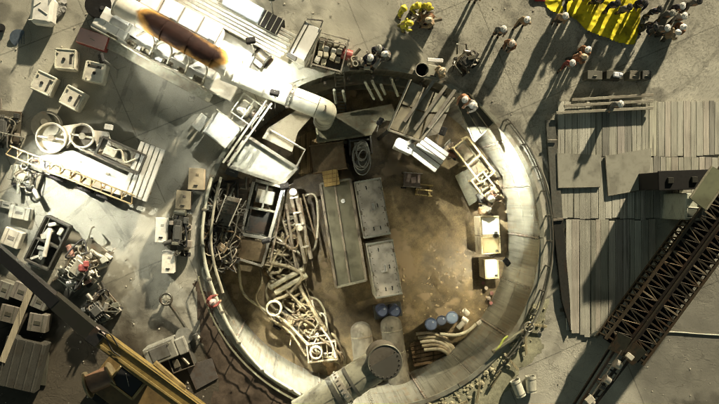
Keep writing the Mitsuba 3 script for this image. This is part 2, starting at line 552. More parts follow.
# ------------------------------------------------------------------ lamps on the site, some of them added to brighten single objects
floodlight('floodlight on a stand by the winch, shining on the pale duct below it', 256, 58, 0.05, 4.2, D(262, 94, 1.2), 210, 52, 15)
floodlight('floodlight on a tall stand left of the white flatbed, by the dark drums', 24, 138, 0, 5.2, D(84, 203, 0.2), 470, 38, 8)
floodlight('floodlight on the plated platform shining at the right wall of the shaft', 438, 134, 0.3, 1.5, D(514, 176, -2.9), 2900, 27, 8)
floodlight('floodlight on a tall stand between the white bins shining down on the muddy floor', 489, 257, ZF, 4.0, D(450, 288, ZF), 120, 64, 12, (1, .88, .60))
floodlight('added floodlight at the lower corner of the white loading deck shining on the riser pipes', 285, 187, 0.0, 1.0, D(299, 250, ZF + 1.2), 125, 42, 12)  # extra lamp put in to brighten the riser pipes
floodlight('added floodlight on the dim landing shining on the white corrugated strips', 378, 124, -3.35, 1.3, D(428, 158, ZF + 2.6), 190, 40, 14)  # extra lamp put in to lift the white strips
floodlight('added floodlight on the rail track shining on the white loading deck', 276, 100, 1.0, 2.4, D(262, 160, 0), 55, 48, 15)  # extra lamp put in because the deck came out too dark
floodlight('floodlight on top of the dark scaffold shining over the hoses at the lower left wall', 267, 240, -1.3, 1.2, D(300, 366, -2.6), 1300, 38, 9)
floodlight('added floodlight at the dark hatch of the container, shining along the roof panels', 274, 20, 0, 4.6, D(190, 26, 1.6), 190, 48, 14)  # extra lamp put in to whiten the roof panels
floodlight('added floodlight below the red skip, shining along the side of the slurry plant', 118, 70, 0, 3.2, D(165, 52, 1.5), 85, 46, 14)  # fill lamp added for the dark side of the plant

# ------------------------------------------------------------------ upper left: the white rig
A28 = 28.0
U8, V8 = np.array([math.cos(math.radians(28)), math.sin(math.radians(28))]), np.array([-math.sin(math.radians(28)), math.cos(math.radians(28))])


def uv8(u, v):
    q = np.array([100, 20]) + U8 * u + V8 * v
    return float(q[0]), float(q[1])


WHITE, CREAM, GREY, DARK, BLACK = (0.72, 0.72, 0.66), (0.55, 0.53, 0.42), (0.30, 0.30, 0.26), (0.06, 0.058, 0.05), (0.02, 0.02, 0.02)
RUST, TAN, OLIVE, YEL = (0.13, 0.065, 0.03), (0.42, 0.34, 0.20), (0.16, 0.16, 0.11), (0.55, 0.40, 0.09)

rig = thing('slurry_plant', 'long white slurry plant with roof panels and side machinery in the upper left', 'plant')
fr = F(*uv8(75, -18), 0, A28)
M = S(0)
put('skid', fr.box(0.1, 0.0, 0.05, 7.6, 2.9, 0.45), 'm_gloss', WHITE, 0.3, parent=rig)
for i in range(5):
    put('roof_panel', fr.box(-2.3 + i * 1.0, -0.95, 0.52, 0.96, 0.85, 1.5 - 0.02 * (i % 2), ch=0.03), 'm_gloss', (0.74, 0.72, 0.68), 0.15, parent=rig)
for i in range(4):
    put('cover', fr.box(-2.6 + i * 1.55, 0.62, 0.52, 1.35, 0.62, 0.75 + 0.12 * (i % 3), ch=0.03), 'm_gloss', WHITE, 0.35, parent=rig)
for i in range(6):
    put('joint_strip', fr.box(-2.8 + i * 1.0, -0.95, 2.02, 0.05, 0.88, 0.05), 'm_metal', (0.25, 0.24, 0.2), 0.3, parent=rig)
for i, (u, w_) in enumerate(((-2.5, .5), (-1.5, .35), (-0.7, .6), (0.4, .5), (1.2, .3), (2.1, .55))):
    put('pump', [fr.box(u, 1.28, 0.52, w_, 0.3, 0.4), fr.cyl(u + .1, 1.3, 0.92, 0.1, 0.12, 12), fr.box(u - .15, 1.25, 0.9, .1, .2, .16)], 'm_metal', (0.22, 0.21, 0.16), 0.4, parent=rig)
for i in range(9):
    put('side_post', BAR(fr.P(-3.4 + i * 0.85, 1.5, 0.2), fr.P(-3.4 + i * 0.85, 1.5, 1.25), 0.05), 'm_metal', (0.45, 0.44, 0.36), 0.3, parent=rig)
put('side_rail', [BAR(fr.P(-3.4, 1.5, 1.25), fr.P(3.4, 1.5, 1.25), 0.05), BAR(fr.P(-3.4, 1.5, .75), fr.P(3.4, 1.5, .75), 0.04)], 'm_metal', (0.45, 0.44, 0.36), 0.3, parent=rig)
put('walkway', fr.box(0, 1.75, 0.3, 6.0, 0.5, 0.06), 'm_metal', (0.33, 0.32, 0.26), 0.4, parent=rig)
for i in range(3):
    put('vent_box', fr.box(-2.0 + 2 * i, -0.45, 2.0, 0.3, 0.25, 0.22), 'm_matte', (0.05, 0.05, 0.045), 0.2, parent=rig)
put('pipework', [hose([uv8(40 + 20 * i, -3), uv8(48 + 20 * i, -12), uv8(58 + 20 * i, -6), uv8(60 + 20 * i, 8)], 0.05, [1.5, 1.9, 1.8, 1.0]) for i in range(4)] +
    [hose([uv8(30, 11), uv8(60, 12), uv8(95, 10), uv8(128, 13)], 0.06, 1.35)], 'm_metal', (0.42, 0.4, 0.32), 0.3, smooth=60, parent=rig)

# pale pipe; overexposed glare is painted on it as a brown patch
a_, b_ = D(*uv8(33, -22), 2.45), D(*uv8(136, -20), 2.45)
tk = thing('glare_pipe', 'long thick pale pipe with overexposed glare painted dark brown and orange along the white rig', 'pipe')
dd, ax, bx = _frame(b_ - a_)
L_ = np.linalg.norm(b_ - a_)
a0_ = D(*uv8(8, -23), 2.42)


def f_glare_paint(p, n, uv):  # burnt out glare painted as a dark patch with an orange fringe
    q = [p.x - float(a_[0]), p.y - float(a_[1]), p.z - float(a_[2])]
    u = (q[0] * float(dd[0]) + q[1] * float(dd[1]) + q[2] * float(dd[2])) / float(L_)
    t = q[0] * float(ax[0]) + q[1] * float(ax[1])
    k = dr.abs(u - 0.5) * 2
    w = 0.84 * (1 - k * k * k * k) - dr.abs(t - 0.08) + 0.55 * (fbm(p.x * 1.7, p.y * 2.1, p.z * 2.1, 4) - 0.5)
    b = fbm(p.x * 4, p.y * 4, p.z * 4)
    c = mi.Color3f(0.60, 0.57, 0.47) * (0.75 + 0.4 * b)
    c = mix(c, mi.Color3f(0.30, 0.165, 0.045), smoothstep(-0.30, 0.12, w))
    return mix(c, mi.Color3f(0.014, 0.005, 0.003) * (0.6 + 0.9 * b), smoothstep(0.06, 0.50, w))


scene['m_glare_paint'] = prin(f_glare_paint, 0.75, 0, 0.15)
put('shell', dented(TUBE(np.array([a0_ + (b_ - a0_) * s for s in np.linspace(0, 1, 40)]), .52, 32), .04), 'm_glare_paint', smooth=50, parent=tk)
for s in (.05, 1.3, 2.6, 3.9, 5.1):
    put('strap', TUBE([a_ + dd * s + .535 * (ax * math.cos(k) + bx * math.sin(k)) for k in np.linspace(0, 6.283, 33)], .022, 6), 'm_glare_paint', smooth=50, parent=tk)
for s in (.9, 4.2):
    put('saddle', BAR(a_ + dd * s - [0, 0, .85], a_ + dd * s - [0, 0, .45], .3, .7), 'm_metal', (0.3, 0.15, 0.05), 0.5, parent=tk)
put('coupling', CYL(b_ - dd * .3, D(*uv8(140, -15.5), 1.75), 0.45, 28, .53), 'm_gloss', (0.62, 0.61, 0.52), 0.3, smooth=40, parent=tk)
put('tail_flange', CYL(a0_, a0_ + dd * .08, .60, 28), 'm_metal', (.4, .38, .3), .3, smooth=40, parent=tk)

# black drum and red skip, white trailer end
t = thing('drum', 'large black round tank at the top edge beside the white rig', 'tank')
fb = F(98, 5, 1.2)
put('shell', CYL(fb.P(0, 0, -1.2), fb.P(0, 0, 0), 0.62, 36), 'm_matte', (0.008, 0.008, 0.008), 0.1, smooth=40, parent=t)
put('lid', fb.cyl(0, 0, 0.0, 0.60, 0.03, 36), 'm_matte', (0.006, 0.006, 0.006), 0.1, smooth=40, parent=t)
put('cap', fb.cyl(.2, .15, 0.03, 0.1, 0.05, 14), 'm_matte', (0.03, 0.03, 0.03), 0.1, smooth=40, parent=t)
t = thing('trailer', 'plain white box trailer running from the black tank towards the rig', 'trailer')
ft = F(*uv8(20, -7), 0, A28)
put('body', ft.box(0, 0, .3, 1.7, 1.55, 0.85, ch=.04), 'm_gloss', (0.72, 0.72, 0.66), 0.15, parent=t)
put('roof_seam', [ft.box(-.3, 0, 1.15, .04, 1.5, .02), ft.box(.4, 0, 1.15, .04, 1.5, .02)], 'm_matte', (0.45, 0.45, 0.4), 0.2, parent=t)
for s in (-1, 1):
    put('wheel', CYL(ft.P(.2, s * .62 - .1, .32), ft.P(.2, s * .62 + .1, .32), .3, 18), 'm_matte', BLACK, 0.2, parent=t)
put('hitch', ft.box(.95, .3, .4, .35, .25, .25), 'm_metal', DARK, 0.3, parent=t)
t = thing('skip', 'pale red open skip at the corner of the white trailer', 'skip')
fs = F(92, 39, .6, 18)
put('body', fs.box(0, 0, -.6, 1.45, .75, .55, ch=.03), 'm_gloss', (0.30, 0.06, 0.05), 0.3, parent=t)
put('lid', fs.box(0, 0, -.045, 1.4, .70, .05, ch=.02), 'm_gloss', (0.66, 0.42, 0.38), 0.2, parent=t)
put('handle', BAR(fs.P(-.1, 0, .03), fs.P(.15, .05, .03), .03), 'm_metal', GREY, .3, parent=t)

# bundle of long pipes / beams
t = thing('beam_bundle', 'bundle of long pale steel beams lying side by side above the rig', 'beam bundle')
for i in range(8):
    v = -52 - i * 3.6
    put('beam', BAR(D(*uv8(62 + (i % 3) * 3, v), 1.2), D(*uv8(177 + (i * 7) % 5, v), 1.2), .14, .16, .015), 'm_metal', (0.55, 0.55, 0.48) if i % 2 else (0.42, 0.42, 0.36), .25, parent=t)
for u in (80, 120, 160):
    put('bearer', BAR(D(*uv8(u, -50), .9), D(*uv8(u, -80), .9), .14, .3), 'm_wood', (0.3, 0.24, 0.14), .3, parent=t)
t = thing('container', 'bluish white container cut by the top edge above the beams', 'container')
fc_ = F(243, 6, 1.6, A28)
put('body', fc_.box(0, 0, -1.6, 1.9, .75, 1.58, ch=.03), 'm_gloss', (0.52, 0.6, 0.68), .2, parent=t)
put('hatch', fc_.box(.95 + .55, 0, -1.6, 1.05, .8, 1.4), 'm_matte', BLACK, .2, parent=t)
for i in range(4):
    put('hatch_bar', fc_.box(1.1 + .28 * i, 0, -.2, .05, .82, .05), 'm_metal', (0.5, 0.5, 0.45), .2, parent=t)
t = thing('control_cabin', 'white square cabin roof with a frame at the end of the steel beams', 'cabin')
fc2 = F(305, 41, 1.9, A28)
put('body', fc2.box(0, 0, -1.9, .85, 1.7, 1.88, ch=.03), 'm_gloss', WHITE, .15, parent=t)
put('roof_strip', [fc2.box(-.22, 0, 0, .06, 1.6, .05), fc2.box(-.42, 0, 0, .06, 1.7, .08), fc2.box(.42, 0, 0, .05, 1.7, .08)], 'm_metal', (0.12, .12, .1), .2, parent=t)
put('bracket', [BAR(fc2.P(-.4, -.95, .05), fc2.P(.3, -1.25, .05), .06), BAR(fc2.P(.3, -1.25, .05), fc2.P(.35, -.9, .05), .06), fc2.box(-.2, .95, -.3, .5, .2, .3)], 'm_metal', (.15, .15, .13), .3, parent=t)
t = thing('stillage', 'steel frame stillage filled with pale blocks beside the white cabin', 'stillage')
fs2 = F(330, 52, .9, 14)
for (u, v) in ((-.75, -.8), (.75, -.8), (-.75, .8), (.75, .8)):
    put('post', BAR(fs2.P(u, v, -.9), fs2.P(u, v, .05), .08), 'm_metal', (.3, .29, .24), .4, parent=t)
for q in (((-.75, -.8), (.75, -.8)), ((.75, -.8), (.75, .8)), ((.75, .8), (-.75, .8)), ((-.75, .8), (-.75, -.8)), ((-.75, -.5), (.75, -.5))):
    put('rail', BAR(fs2.P(*q[0], 0), fs2.P(*q[1], 0), .07), 'm_metal', (.4, .39, .32), .4, parent=t)
put('tray', fs2.box(0, 0, -.85, 1.4, 1.5, .1), 'm_metal', DARK, .4, parent=t)
for i in range(14):
    put('block', fs2.box(-.5 + (i % 4) * .33 + rng.uniform(-.05, .05), -.5 + (i // 4) * .33 + rng.uniform(-.04, .04), -.7, .24, .26, .4 + rng.uniform(0, .25), rot=rng.uniform(-20, 20)), 'm_matte', rng.choice([CREAM, WHITE, (.45, .43, .35)]), .4, parent=t)
t = thing('fuel_can', 'dull red drum lying by the steel stillage at the shaft edge', 'drum')
put('body', CYL(D(341, 53, .3), D(352, 56, .3), .27, 20), 'm_gloss', (.35, .09, .08), .3, smooth=40, parent=t)
put('rim', [CYL(D(341, 53, .3), D(342, 53.2, .3), .285, 20), CYL(D(346, 54.5, .3), D(347, 54.8, .3), .285, 20)], 'm_gloss', (.2, .05, .05), .3, smooth=40, parent=t)
solo('steel_plate', 'pale steel plate lying flat between the duct and the white cabin', 'plate', slab([(262, 50), (292, 62), (306, 78), (282, 86), (258, 74)], .004, .05), 'm_matte', (.5, .5, .43), .3)
t = thing('winch', 'dark winch with a drum on the white plate beside the duct', 'winch')
fw = F(262, 58, .05, 40)
put('base', fw.box(0, 0, 0, 1.0, .6, .12), 'm_metal', DARK, .4, parent=t)
put('cable_drum', CYL(fw.P(-.3, 0, .4), fw.P(.3, 0, .4), .26, 18), 'm_metal', (.2, .19, .15), .4, smooth=40, parent=t)
put('flange', [CYL(fw.P(s * .33, 0, .4), fw.P(s * .37, 0, .4), .34, 18) for s in (-1, 1)], 'm_metal', DARK, .3, parent=t)
put('motor', fw.box(.1, .38, .12, .5, .25, .35), 'm_gloss', OLIVE, .4, parent=t)

# duct that bends down into the shaft
t = thing('ventilation_duct', 'thick pale duct running from the white rig and bending down into the shaft', 'duct')
pa, pb = D(*uv8(133, -14), 1.6), D(317, 107, 1.6)
dv = (pb - pa) / np.linalg.norm(pb - pa)
R_ = .52
el = [pb + dv * R_ * 0.9 * math.sin(s) + np.array([0, 0, -R_ * .9 * (1 - math.cos(s))]) for s in np.linspace(0, math.pi / 2, 10)]
put('bolts', bolts(pa + (pb - pa) * .7175, pb, R_ + .05, 18, .025), 'm_metal', (.15, .15, .12), .3, parent=t, kind='stuff')
put('seam', BAR(pa + (pb - pa) * .03 + [0, .06, R_], pb + [0, .06, R_], .03, .02), 'm_metal', (.35, .34, .28), .4, parent=t)
put('straight', dented(TUBE(np.vstack([pa + (pb - pa) * s for s in np.linspace(0, 1, 30)]), R_, 34), .05), 'm_gloss', (0.62, 0.62, 0.54), .25, smooth=50, parent=t)
put('elbow', TUBE(np.vstack([el, [el[-1] - [0, 0, .4]], [el[-1] - [0, 0, 4.6]]]), R_ + .01, 28), 'm_gloss', (0.52, 0.52, 0.43), .35, smooth=50, parent=t)
for s in (.2, .45, .70, .735):
    q = pa + (pb - pa) * s
    put('band', CYL(q - dv * .04, q + dv * .04, R_ + .035, 28), 'm_metal', (.2, .2, .17) if s > .5 else (.5, .5, .44), .3, smooth=40, parent=t)
he = pb + dv * .3 + np.array([0, 0, R_ - .16])
put('hatch', BAR(he - [0, 0, .06], he + [0, 0, .09], .3, .3), 'm_metal', (.12, .11, .09), .3, parent=t)

# stage with stairs below the duct
fst = F(222, 130, .9, 38)
t = thing('stair_platform', 'white platform with three steps left of the frame below the duct', 'platform')
put('deck', fst.box(0, 0, -.08, 1.35, 1.25, .08), 'm_gloss', WHITE, .25, parent=t)
for i in range(3):
    put('step', fst.box(-.9 - .2 * i, .35, -.2 - .22 * i, .17, .8, .05), 'm_metal', (.55, .55, .48), .3, parent=t)
for (u, v) in ((-.6, -.55), (.6, -.55), (-.6, .55), (.6, .55)):
    put('leg', BAR(fst.P(u, v, -.9), fst.P(u, v, -.08), .08), 'm_metal', DARK, .3, parent=t)
put('handrail', [BAR(fst.P(-.68, -.6, .0), fst.P(-.68, -.6, .9), .05), BAR(fst.P(-.68, -.6, .9), fst.P(.65, -.6, .9), .05), BAR(fst.P(.65, -.6, .0), fst.P(.65, -.6, .9), .05)], 'm_metal', (.5, .5, .42), .3, parent=t)
t = thing('slurry_pump', 'small pump set in an angled steel frame against the duct', 'pump')
fpf = F(250, 112, .5, 35)
put('frame', [BAR(fpf.P(u, v, -.5), fpf.P(u, v, .45), .07) for u in (-.7, .5) for v in (-.55, .55)] + [BAR(fpf.P(-.7, v, .45), fpf.P(.5, v, .45), .07) for v in (-.55, .55)] + [BAR(fpf.P(u, -.55, .45), fpf.P(u, .55, .45), .07) for u in (-.7, -.1, .5)], 'm_metal', (.5, .5, .42), .3, parent=t)
put('pump_body', fpf.box(-.3, 0, -.5, .6, .7, .75, ch=.08), 'm_gloss', CREAM, .4, parent=t)
put('motor', CYL(fpf.P(.1, 0, .0), fpf.P(.55, .1, .0), .24, 18), 'm_metal', DARK, .4, smooth=40, parent=t)
t = thing('rail_track', 'pair of long pale rails crossing from the duct down to the platform', 'rails')
for k in (0, 5):
    put('rail', BAR(D(272 - k, 103 - k * .6, 1.1), D(228 - k, 166 - k * .6, 1.1), .1, .16), 'm_metal', (.5, .5, .43), .3, parent=t)
for i in range(6):
    x, y = 270 - 8 * i, 107 + 11.2 * i
    put('sleeper', BAR(D(x + 2, y + 2, .98), D(x - 8, y - 5, .98), .1, .08), 'm_metal', DARK, .4, parent=t)
for (x, y) in ((270, 105), (229, 162)):
    put('support', BAR(D(x, y, 0), D(x, y, .95), .14), 'm_metal', DARK, .3, parent=t)

t = thing('loading_deck', 'big white steel deck with edge rails over the upper left of the shaft', 'platform')
deckpx = [(247, 136), (297, 168), (282, 184), (228, 166)]
put('plate', slab(deckpx, -.12, 0.0), 'm_gloss', (.66, .65, .56), .3, parent=t)
for i in range(4):
    a, b = D(*deckpx[i], .12), D(*deckpx[(i + 1) % 4], .12)
    put('edge_beam', BAR(a, b, .16, .26), 'm_metal', (.46, .45, .36), .4, parent=t)
for (x, y) in deckpx[1:3]:
    put('column', BAR(D(x, y, 0) + [0, 0, ZF], D(x, y, -.1), .18), 'm_metal', DARK, .4, parent=t)
t = thing('landing_plate', 'cream plate between the duct and the white deck over the shaft rim', 'platform')
put('plate', slab([(268, 128), (300, 108), (312, 116), (298, 132), (292, 152), (262, 138)], -.15, -.06), 'm_matte', (.3, .29, .22), .5, parent=t)
put('pipe', TUBE([D(270, 130, .15), D(305, 150, .15), D(297, 166, .2)], .06, 8), 'm_metal', (.5, .49, .4), .3, smooth=50, parent=t)

# ------------------------------------------------------------------ crates and bags of the yard
def water_crate(label, x, y, a, size=1.0, h=.75, col=(.60, .59, .48), group='pale plastic crates in the yard', z=0):
    t = thing('plastic_crate', label, 'crate', group)
    f = F(x, y, z + h, a)
    s = size
    put('body', f.box(0, 0, -h, s, s, h, ch=.06), 'm_gloss', col, .35, parent=t)
    put('rim', [f.box(0, k * (s / 2 - .05), 0, s * .9, .06, .04) for k in (-1, 1)] + [f.box(k * (s / 2 - .05), 0, 0, .06, s * .9 - .14, .04) for k in (-1, 1)], 'm_gloss', tuple(c * 1.1 for c in col), .25, parent=t + '__body')
    vr = random.Random(int(x * 7 + y))
    put('slot', f.box(s * .27, vr.uniform(-.06, .06), -.01, vr.uniform(.08, .15), s * vr.uniform(.4, .66), .03), 'm_matte', (.05, .05, .04), .2, parent=t + '__body')
    put('cap', f.cyl(-.05 * s, .02, -.01, .075, .07, 14), 'm_matte', BLACK, .2, parent=t + '__body')
    put('lifting_lug', [f.box(k * s * .36, -.28 * s, 0, .1, .08, .07) for k in (-1, 1)], 'm_gloss', tuple(c * .8 for c in col), .3, parent=t + '__body')
    return t


water_crate('pale crate with a dark slot, topmost of the four standing below the red skip', 65, 59, 4)
water_crate('pale crate right of the other three below the red skip, turned with its slot up', 94, 72, -78)
water_crate('pale crate at the left of the four below the red skip', 43, 83, 25)
water_crate('pale crate nearest the twin round tubs, lowest of the four below the red skip', 72, 98, 28)
t = thing('bulk_bag', 'white bulk bag at the top edge in the upper left', 'bag')
fg = F(41, 9, .9, 6)
put('bag', fg.box(0, 0, -.9, 1.05, 1.35, .88, ch=.16), 'm_matte', (.70, .70, .66), .25, parent=t)
put('fold', [fg.box(.1, .1, -.04, .5, .06, .06, rot=30), fg.box(-.2, -.2, -.04, .4, .05, .06, rot=-40)], 'm_matte', (.5, .5, .47), .3, parent=t)
for k in ((-.42, -.55), (.42, -.55), (-.42, .55), (.42, .55)):
    put('loop', TUBE([fg.P(*k, -.05), fg.P(k[0] * 1.1, k[1] * 1.1, .15), fg.P(k[0] * .8, k[1], .0)], .025, 6), 'm_matte', (.55, .55, .5), .2, parent=t)
gs = np.random.default_rng(4)
solo('scrap_heap', 'small heap of grey scrap beside the white bulk bag', 'scrap', [rock(D(57 + gs.normal(0, 2.6), 11 + gs.normal(0, 4), .08), .08 + .14 * gs.random(), i) for i in range(34)], 'm_matte', (.28, .28, .25), .4)
t = thing('manhole_cover', 'bluish grey round manhole cover in the yard left of the crates', 'manhole cover')
put('plate', CYL(D(19, 38, .0), D(19, 38, .03), .42, 24), 'm_metal', (.15, .18, .22), .2, parent=t)
put('grid', [BAR(D(19, 38, .035) + [k * .12, -.3, 0], D(19, 38, .035) + [k * .12, .3, 0], .03, .01) for k in (-2, -1, 0, 1, 2)], 'm_metal', (.12, .14, .17), .2, parent=t)
solo('rubber_buffer', 'small black rubber buffer at the left edge near the manhole cover', 'buffer', [CYL(D(1, 28, 0), D(1, 28, .25), .2, 16), CYL(D(1, 28, .25), D(1, 28, .3), .12, 16)], 'm_matte', BLACK, .2)

# ------------------------------------------------------------------ flatbed with twin tubs, conveyor, steel strips
fl = thing('flatbed', 'white flatbed trailer with a bright bare deck in the left of the yard', 'trailer')
bedpx = [(31, 158), (72, 150), (133, 178), (126, 197), (44, 172)]
put('deck', slab(bedpx, .75, .95), 'm_gloss', (.74, .74, .68), .12, parent=fl)
put('side_rail', [BAR(D(75, 146, 1.0), D(137, 174, 1.0), .12, .2)], 'm_metal', (.2, .19, .15), .3, parent=fl)
ff_ = F(85, 176, .7, 22)
for u in (-1.2, .2, 1.2):
    for s in (-1, 1):
        put('wheel', CYL(ff_.P(u, s * .55 - .12, -.25), ff_.P(u, s * .55 + .12, -.25), .42, 18), 'm_matte', BLACK, .2, parent=fl)
put('lock_box', F(77, 175, .95, 22).box(0, 0, 0, .22, .38, .2), 'm_matte', BLACK, .1, parent=fl)
put('twist_lock', [F(x, y, .95, 22).box(0, 0, 0, .18, .12, .08) for x, y in ((80, 162), (108, 174), (60, 164))], 'm_metal', GREY, .3, parent=fl)
for nm, x, y, r, lab, cin in (('tub', 51, 138, .68, 'larger round pale tub of the twin tubs above the white flatbed', (.5, .49, .4)), ('tub', 82, 136, .55, 'smaller round tub with a dark centre above the white flatbed', (.16, .15, .12))):
    t = thing(nm, lab, 'tub')
    put('wall', CYL(D(x, y, 0), D(x, y, 1.2), r, 32, hollow=.05), 'm_gloss', (.48, .47, .37), .4, smooth=40, parent=t)
    put('rim', TUBE([D(x, y, 1.2) + r * np.array([math.cos(s), math.sin(s), 0]) for s in np.linspace(0, 6.283, 33)], .06, 8), 'm_gloss', (.55, .54, .44), .3, smooth=50, parent=t)
    put('filling', CYL(D(x, y, .1), D(x, y, .85), r - .06, 28), 'm_matte', cin, .5, parent=t)
    put('mixer_arm', [BAR(D(x, y, 1.25) + [-r, .1, 0], D(x, y, 1.25) + [r, -.1, 0], .1), CYL(D(x, y, .9), D(x, y, 1.4), .16, 14)], 'm_metal', (.4, .39, .3), .4, parent=t)
t = thing('tank', 'dark round tank lid behind the twin tubs on the left', 'tank')
put('shell', CYL(D(47, 126, 0), D(47, 126, .9), .72, 32), 'm_metal', (.09, .09, .075), .3, smooth=40, parent=t)
put('lid_ring', TUBE([D(47, 126, .92) + .6 * np.array([math.cos(s), math.sin(s), 0]) for s in np.linspace(0, 6.283, 33)], .04, 8), 'm_metal', (.16, .16, .13), .3, parent=t)
put('manway', CYL(D(44, 122, .9), D(44, 122, 1.0), .16, 16), 'm_metal', (.2, .2, .16), .3, parent=t)
t = thing('hopper', 'cream hopper plate with a small light box between tubs and steel strips', 'hopper')
put('chute', slab([(62, 126), (76, 124), (72, 140), (66, 148)], .8, 1.1), 'm_gloss', (.62, .6, .5), .3, parent=t)
put('plate', slab([(93, 130), (108, 132), (112, 148), (98, 152)], .8, 1.0), 'm_gloss', (.62, .6, .5), .3, parent=t)
put('box', F(108, 127, 1.3, 10).box(0, 0, -.3, .36, .26, .3), 'm_gloss', WHITE, .2, parent=t)
put('leg', [BAR(D(x, y, 0), D(x, y, .8), .08) for x, y in ((66, 128), (70, 142), (98, 135), (108, 145))], 'm_metal', DARK, .3, parent=t)

cv = thing('lattice_conveyor', 'rusty tan lattice conveyor running along the lower edge of the white flatbed', 'conveyor')
ca, cb = D(8, 150, 1.5), D(133, 200, 1.2)
cd = (cb - ca) / np.linalg.norm(cb - ca)
cn = np.array([cd[1], -cd[0], 0])
for s in (-1, 1):
    put('chord', BAR(ca + cn * s * .22, cb + cn * s * .22, .07, .12), 'm_metal', TAN, .6, parent=cv)
NL = np.linalg.norm(cb - ca)
for i in range(24):
    q = ca + cd * NL * (i + .5) / 24
    put('rung', BAR(q - cn * .22, q + cn * .22 + cd * (.15 if i % 2 else -.15), .05, .06), 'm_metal', (.36, .27, .14), .6, parent=cv)
put('belt', BAR(ca + cd * 2 - [0, 0, .05], cb - cd * 2 - [0, 0, .05], .3, .03), 'm_matte', (.4, .34, .22), .5, parent=cv)
for s in (.2, .75):
    q = ca + (cb - ca) * s
    put('leg', BAR(q - [0, 0, q[2]], q, .1), 'm_metal', RUST, .4, parent=cv)
t = thing('strip_stack', 'stack of five pale steel strips at the right end of the white flatbed', 'steel stack')
for i in range(5):
    put('strip', BAR(D(143 + i * 5.1, 142 + i * 1.9, .95 - .0 * i), D(124 + i * 5.1, 193 + i * 2.1, .95), .20, .22, .015), 'm_gloss', (.55, .56, .5), .25, parent=t)
for s in (.2, .8):
    put('bearer', BAR(D(143 - 19 * s - 2, 142 + 51 * s, .76), D(163 - 19 * s + 3, 150 + 52 * s + 2, .76), .12, .14), 'm_wood', (.1, .08, .05), .2, parent=t)
put('stand', [BAR(D(x, y, 0), D(x, y, .7), .12) for x, y in ((142, 152), (162, 158), (128, 184), (148, 192))], 'm_metal', DARK, .3, parent=t)
t = thing('tray', 'black framed shallow tray lying between conveyor and steel strips', 'tray')
ftr = F(121, 155, 1.1, 24)
put('pan', ftr.box(0, 0, -.2, 2.2, .85, .08), 'm_metal', (.3, .29, .23), .5, parent=t)
for q in (((-1.1, -.45), (1.1, -.45)), ((1.1, -.45), (1.1, .45)), ((1.1, .45), (-1.1, .45)), ((-1.1, .45), (-1.1, -.45))):
    put('edge', BAR(ftr.P(*q[0], 0), ftr.P(*q[1], 0), .1, .22), 'm_matte', (.06, .06, .05), .4, parent=t)
put('pump', ftr.box(-.5, .05, -.12, .6, .4, .25), 'm_metal', CREAM, .4, parent=t)
put('hose', TUBE(curve([ftr.P(-.8, .3, .05), ftr.P(-.1, -.2, .1), ftr.P(.3, .25, .05), ftr.P(.7, -.1, .05)]), .05, 8), 'm_matte', (.5, .47, .35), .3, smooth=60, parent=t)
put('leg', [BAR(ftr.P(u, v, -1.1), ftr.P(u, v, -.2), .08) for u in (-1, 1) for v in (-.35, .35)], 'm_metal', DARK, .3, parent=t)


